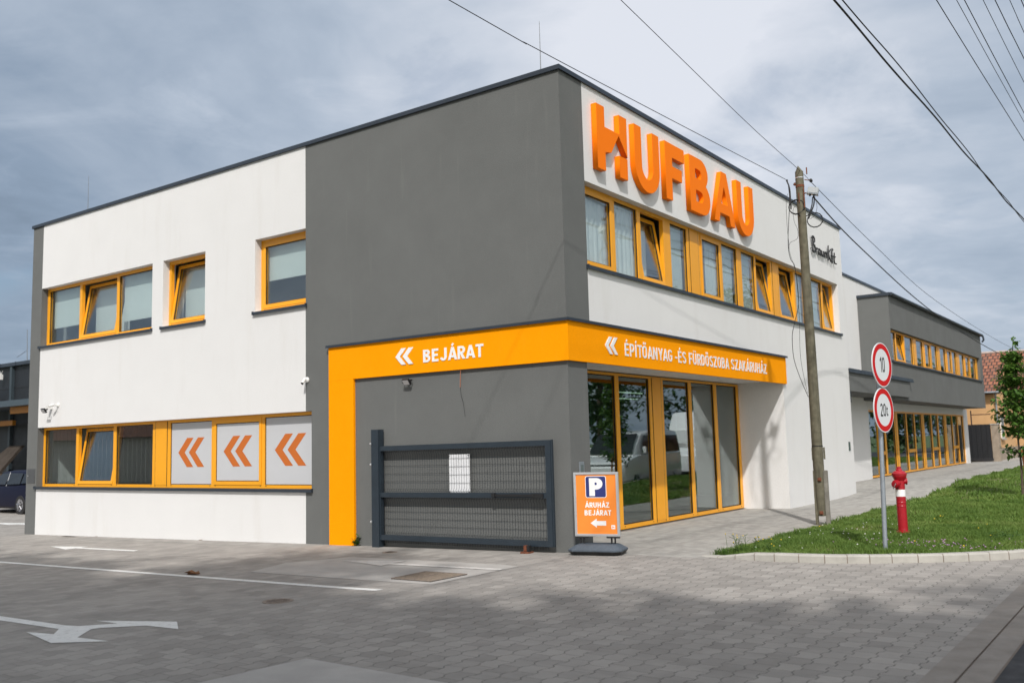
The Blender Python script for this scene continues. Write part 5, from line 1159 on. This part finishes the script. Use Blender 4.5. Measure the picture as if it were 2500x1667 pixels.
for s in (-1, 1): MB().box(7.1 + s * 1.02 - .08, 7.1 + s * 1.02 + .08, 15.55, 15.65, 1.15, 1.38).build('wing_mirror', vanw, t, bevel=.02)
t = thing('motorhome', (7.3, 24.5, 0), 'white motorhome behind the van, seen only in the glass reflection', 'motorhome')
TM = lambda a, y, z: (7.3 + a, 24.3 + y, z)
vehicle(t, TM, [(-3.2, .75, .3, .8, .95, .7), (-2.9, .95, .25, 1.0, 1.15, .85), (-2.2, 1.0, .25, 1.3, 1.4, .95), (3.2, 1.1, .3, 1.4, 1.45, 1.0)], [(-2.5, 1.0, 1.35, 1.5, 2.0, .85), (-1.9, 1.1, 1.35, 1.9, 2.75, 1.0), (3.2, 1.12, 1.35, 1.9, 2.8, 1.05)], vanw,
    [('windscreen', [(-.8, -2.65, 1.1), (.8, -2.65, 1.1), (.75, -2.35, 1.75), (-.75, -2.35, 1.75)])], [(.95, -2.1, .36), (.95, 2.0, .36), (-.95, -2.1, .36), (-.95, 2.0, .36)], .36, None)

VAN_.location = (6.95, 19.0, 0); VAN_.rotation_euler = (0, 0, R(-5)); t.location = (7.35, 27.0, 0)
# ---------------------------------------------------------------- trees
def leafmesh(centres, n, size, seed, flatness=.5):
    rg = np.random.default_rng(seed); C_ = np.array(centres)           # x y z r
    wts = C_[:, 3] ** 2; idx = rg.choice(len(C_), n, p=wts / wts.sum())
    d = rg.normal(size=(n, 3)); d /= np.linalg.norm(d, axis=1)[:, None]; rad = C_[idx, 3] * (rg.random(n) ** .45)
    P = C_[idx, :3] + d * rad[:, None]
    A = rg.uniform(0, 6.28, n); tl = rg.uniform(-.9, .3, n); S = size * rg.uniform(.6, 1.3, n)
    f = np.stack([np.cos(A) * np.cos(tl), np.sin(A) * np.cos(tl), np.sin(tl)], 1); s = np.stack([-np.sin(A), np.cos(A), rg.uniform(-.4, .4, n)], 1)
    V = np.stack([P, P + f * (S * .5)[:, None] + s * (S * .3)[:, None], P + f * S[:, None] - np.array([[0, 0, 1]]) * (S * .2)[:, None], P + f * (S * .5)[:, None] - s * (S * .3)[:, None]], 1).reshape(-1, 3)
    me = bpy.data.meshes.new('l'); me.vertices.add(4 * n); me.vertices.foreach_set('co', V.ravel()); q = np.arange(n)[:, None] * 4
    loops = np.concatenate([q, q + 1, q + 2, q, q + 2, q + 3], 1).ravel(); me.loops.add(6 * n); me.loops.foreach_set('vertex_index', loops.astype(np.int32)); me.polygons.add(2 * n); me.polygons.foreach_set('loop_start', (np.arange(2 * n) * 3).astype(np.int32)); me.update(calc_edges=True)
    return me
# young street tree with stake
tb = (3.93, 13.7, 0)
YT_ = t = thing('young_tree', tb, 'young staked tree with drooping green leaves at the right edge of the lawn', 'tree')
trp = [tb, (3.95, 13.7, .8), (3.93, 13.69, 1.5), (3.96, 13.7, 2.5), (3.97, 13.7, 3.3), (4.0, 13.71, 3.75)]; mb = MB(); mb.tube(catm(trp, 4), [.028 - .0011 * k for k in range(21)], 8)
cs = []
rg = random.Random(3)
for z, n_, L in ((1.05, 3, .36), (1.5, 4, .38), (1.8, 5, .42), (2.1, 5, .46), (2.4, 5, .44), (2.7, 5, .36), (3.0, 4, .26), (3.3, 3, .17)):
    for k in range(n_):
        a = k * 6.28 / n_ + rg.uniform(-.5, .5) + z; l = L * rg.uniform(.7, 1.1); base = Vector((3.95, 13.7, z)); tip = base + Vector((math.cos(a) * l, math.sin(a) * l, l * rg.uniform(.2, .6)))
        mb.tube([base, base.lerp(tip, .5) + Vector((0, 0, .04)), tip], [.009, .006, .003], 5); 
        for s in (.35, .65, 1.0): p = base.lerp(tip, s); cs.append((p.x, p.y, p.z, .12 + .05 * rg.random()))
for z in (3.35, 3.5, 3.65, 3.75): cs.append((3.98 + rg.uniform(-.05, .05), 13.7, z, .10))
mb.build('trunk', barkm, t)
link('crown', leafmesh(cs, 2700, .125, 4), leafm, t)
MB().tube([(4.09, 13.6, .0), (4.0, 13.62, 1.12)], .025, 8).build('stake', stakem, t); MB().lathe((3.97, 13.66, 1.0), [(.05, 0), (.05, .07)], 10).build('tie', black, t)
onlawn(YT_)
def bigtree(x, y, h, r_, lab, n=2600, size=.38, seed=1, group=None, z0=.35):
    t = thing('leafy_tree', (x, y, gz(x, y)), lab, 'tree', group); rr = random.Random(seed)
    mb = MB(); mb.tube([(x, y, -.1), (x + .1, y, h * .3), (x, y + .1, h * .6), (x, y, h * .9)], [h * .022, h * .018, h * .011, h * .003], 8); cs = []
    for k in range(16):
        a = rr.uniform(0, 6.28); zz = h * rr.uniform(z0, .92); q = r_ * math.sqrt(max(.05, 1 - ((zz / h - .6) / .42) ** 2)) * rr.uniform(.35, .85); p = Vector((x + math.cos(a) * q, y + math.sin(a) * q, zz)); cs.append((p.x, p.y, p.z, r_ * rr.uniform(.28, .48)))
        mb.tube([(x, y, zz * .75), p.lerp(Vector((x, y, zz * .75)), .4) + Vector((0, 0, .2)), p], [h * .007, h * .005, h * .002], 5)
    cs.append((x, y, h * .85, r_ * .4)); mb.build('trunk', barkm, t); link('crown', leafmesh(cs, n, size, seed), farleaf, t)
# across the street (reflected in the shopfront)
for i, (x, y, h_, rr, lab) in enumerate([(14.0, 12.5, 6.5, 2.6, 'leafy tree opposite the shopfront, nearest of the street trees'), (15.5, 18.5, 7.5, 3.0, 'broad dark tree across the street level with the van'), (14.5, 25, 8.5, 3.2, 'leafy tree across the street behind the motorhome'), (16, 32, 10, 3.6, 'tall broad tree further down across the street'), (14.5, 40, 10.5, 3.8, 'leafy tree far down the other side of the street'), (17, 50, 12, 4.2, 'farthest tall tree on the other side of the street')]):
    bigtree(x, y, h_, rr, lab, 2600, .34, 20 + i, 'trees across the street', .2)
# tall unseen trees added behind the camera to throw shade over the near yard
for i, (x, y, lab) in enumerate([(-9.5, -19.2, 'unseen tall tree added for shade behind the viewpoint, far left of its row'), (-2.5, -18.6, 'unseen tall tree added for shade behind the viewpoint, second in its row'), (4, -17.7, 'unseen tall tree added for shade behind the viewpoint, third in its row'), (10.5, -16.9, 'unseen tall tree added for shade behind the viewpoint, fourth in its row'), (17, -16.4, 'unseen tall tree added for shade behind the viewpoint, far right of its row')]):
    bigtree(x, y, 16.8, 4.6, lab, 4600, .62, 50 + i, 'unseen trees added for shade behind the viewpoint', .42)
# background greenery at the end of the street
for i, (x, y, h_) in enumerate([(3.5, 70, 7), (6.5, 78, 8), (.5, 84, 8), (9, 66, 7), (13, 88, 9)]):
    bigtree(x, y, h_, 3.2, ('round', 'taller', 'dense dark', 'spreading', 'tallest')[i] + ' green tree at the far end of the street', 1500, .5, 80 + i, 'trees at the end of the street', .15)
# house opposite the left facade: its tiled roof shows in the lower left panes
h3 = house('roadside_house', -48, -27, -22, -14, -.3, 2.6, 5.0, 'cream house with red tiled roof opposite, reflected in the left windows', mat('cream_render', (.5, .46, .40), .9))
for x in (-44, -38, -32): MB().box(x, x + 1.2, -13.995, -13.95, .9, 2.1).build('window', carglass, h3)
h3.rotation_euler = (0, 0, 0)
for o in list(bpy.data.objects):
    if 'wl' in o: del o['wl']
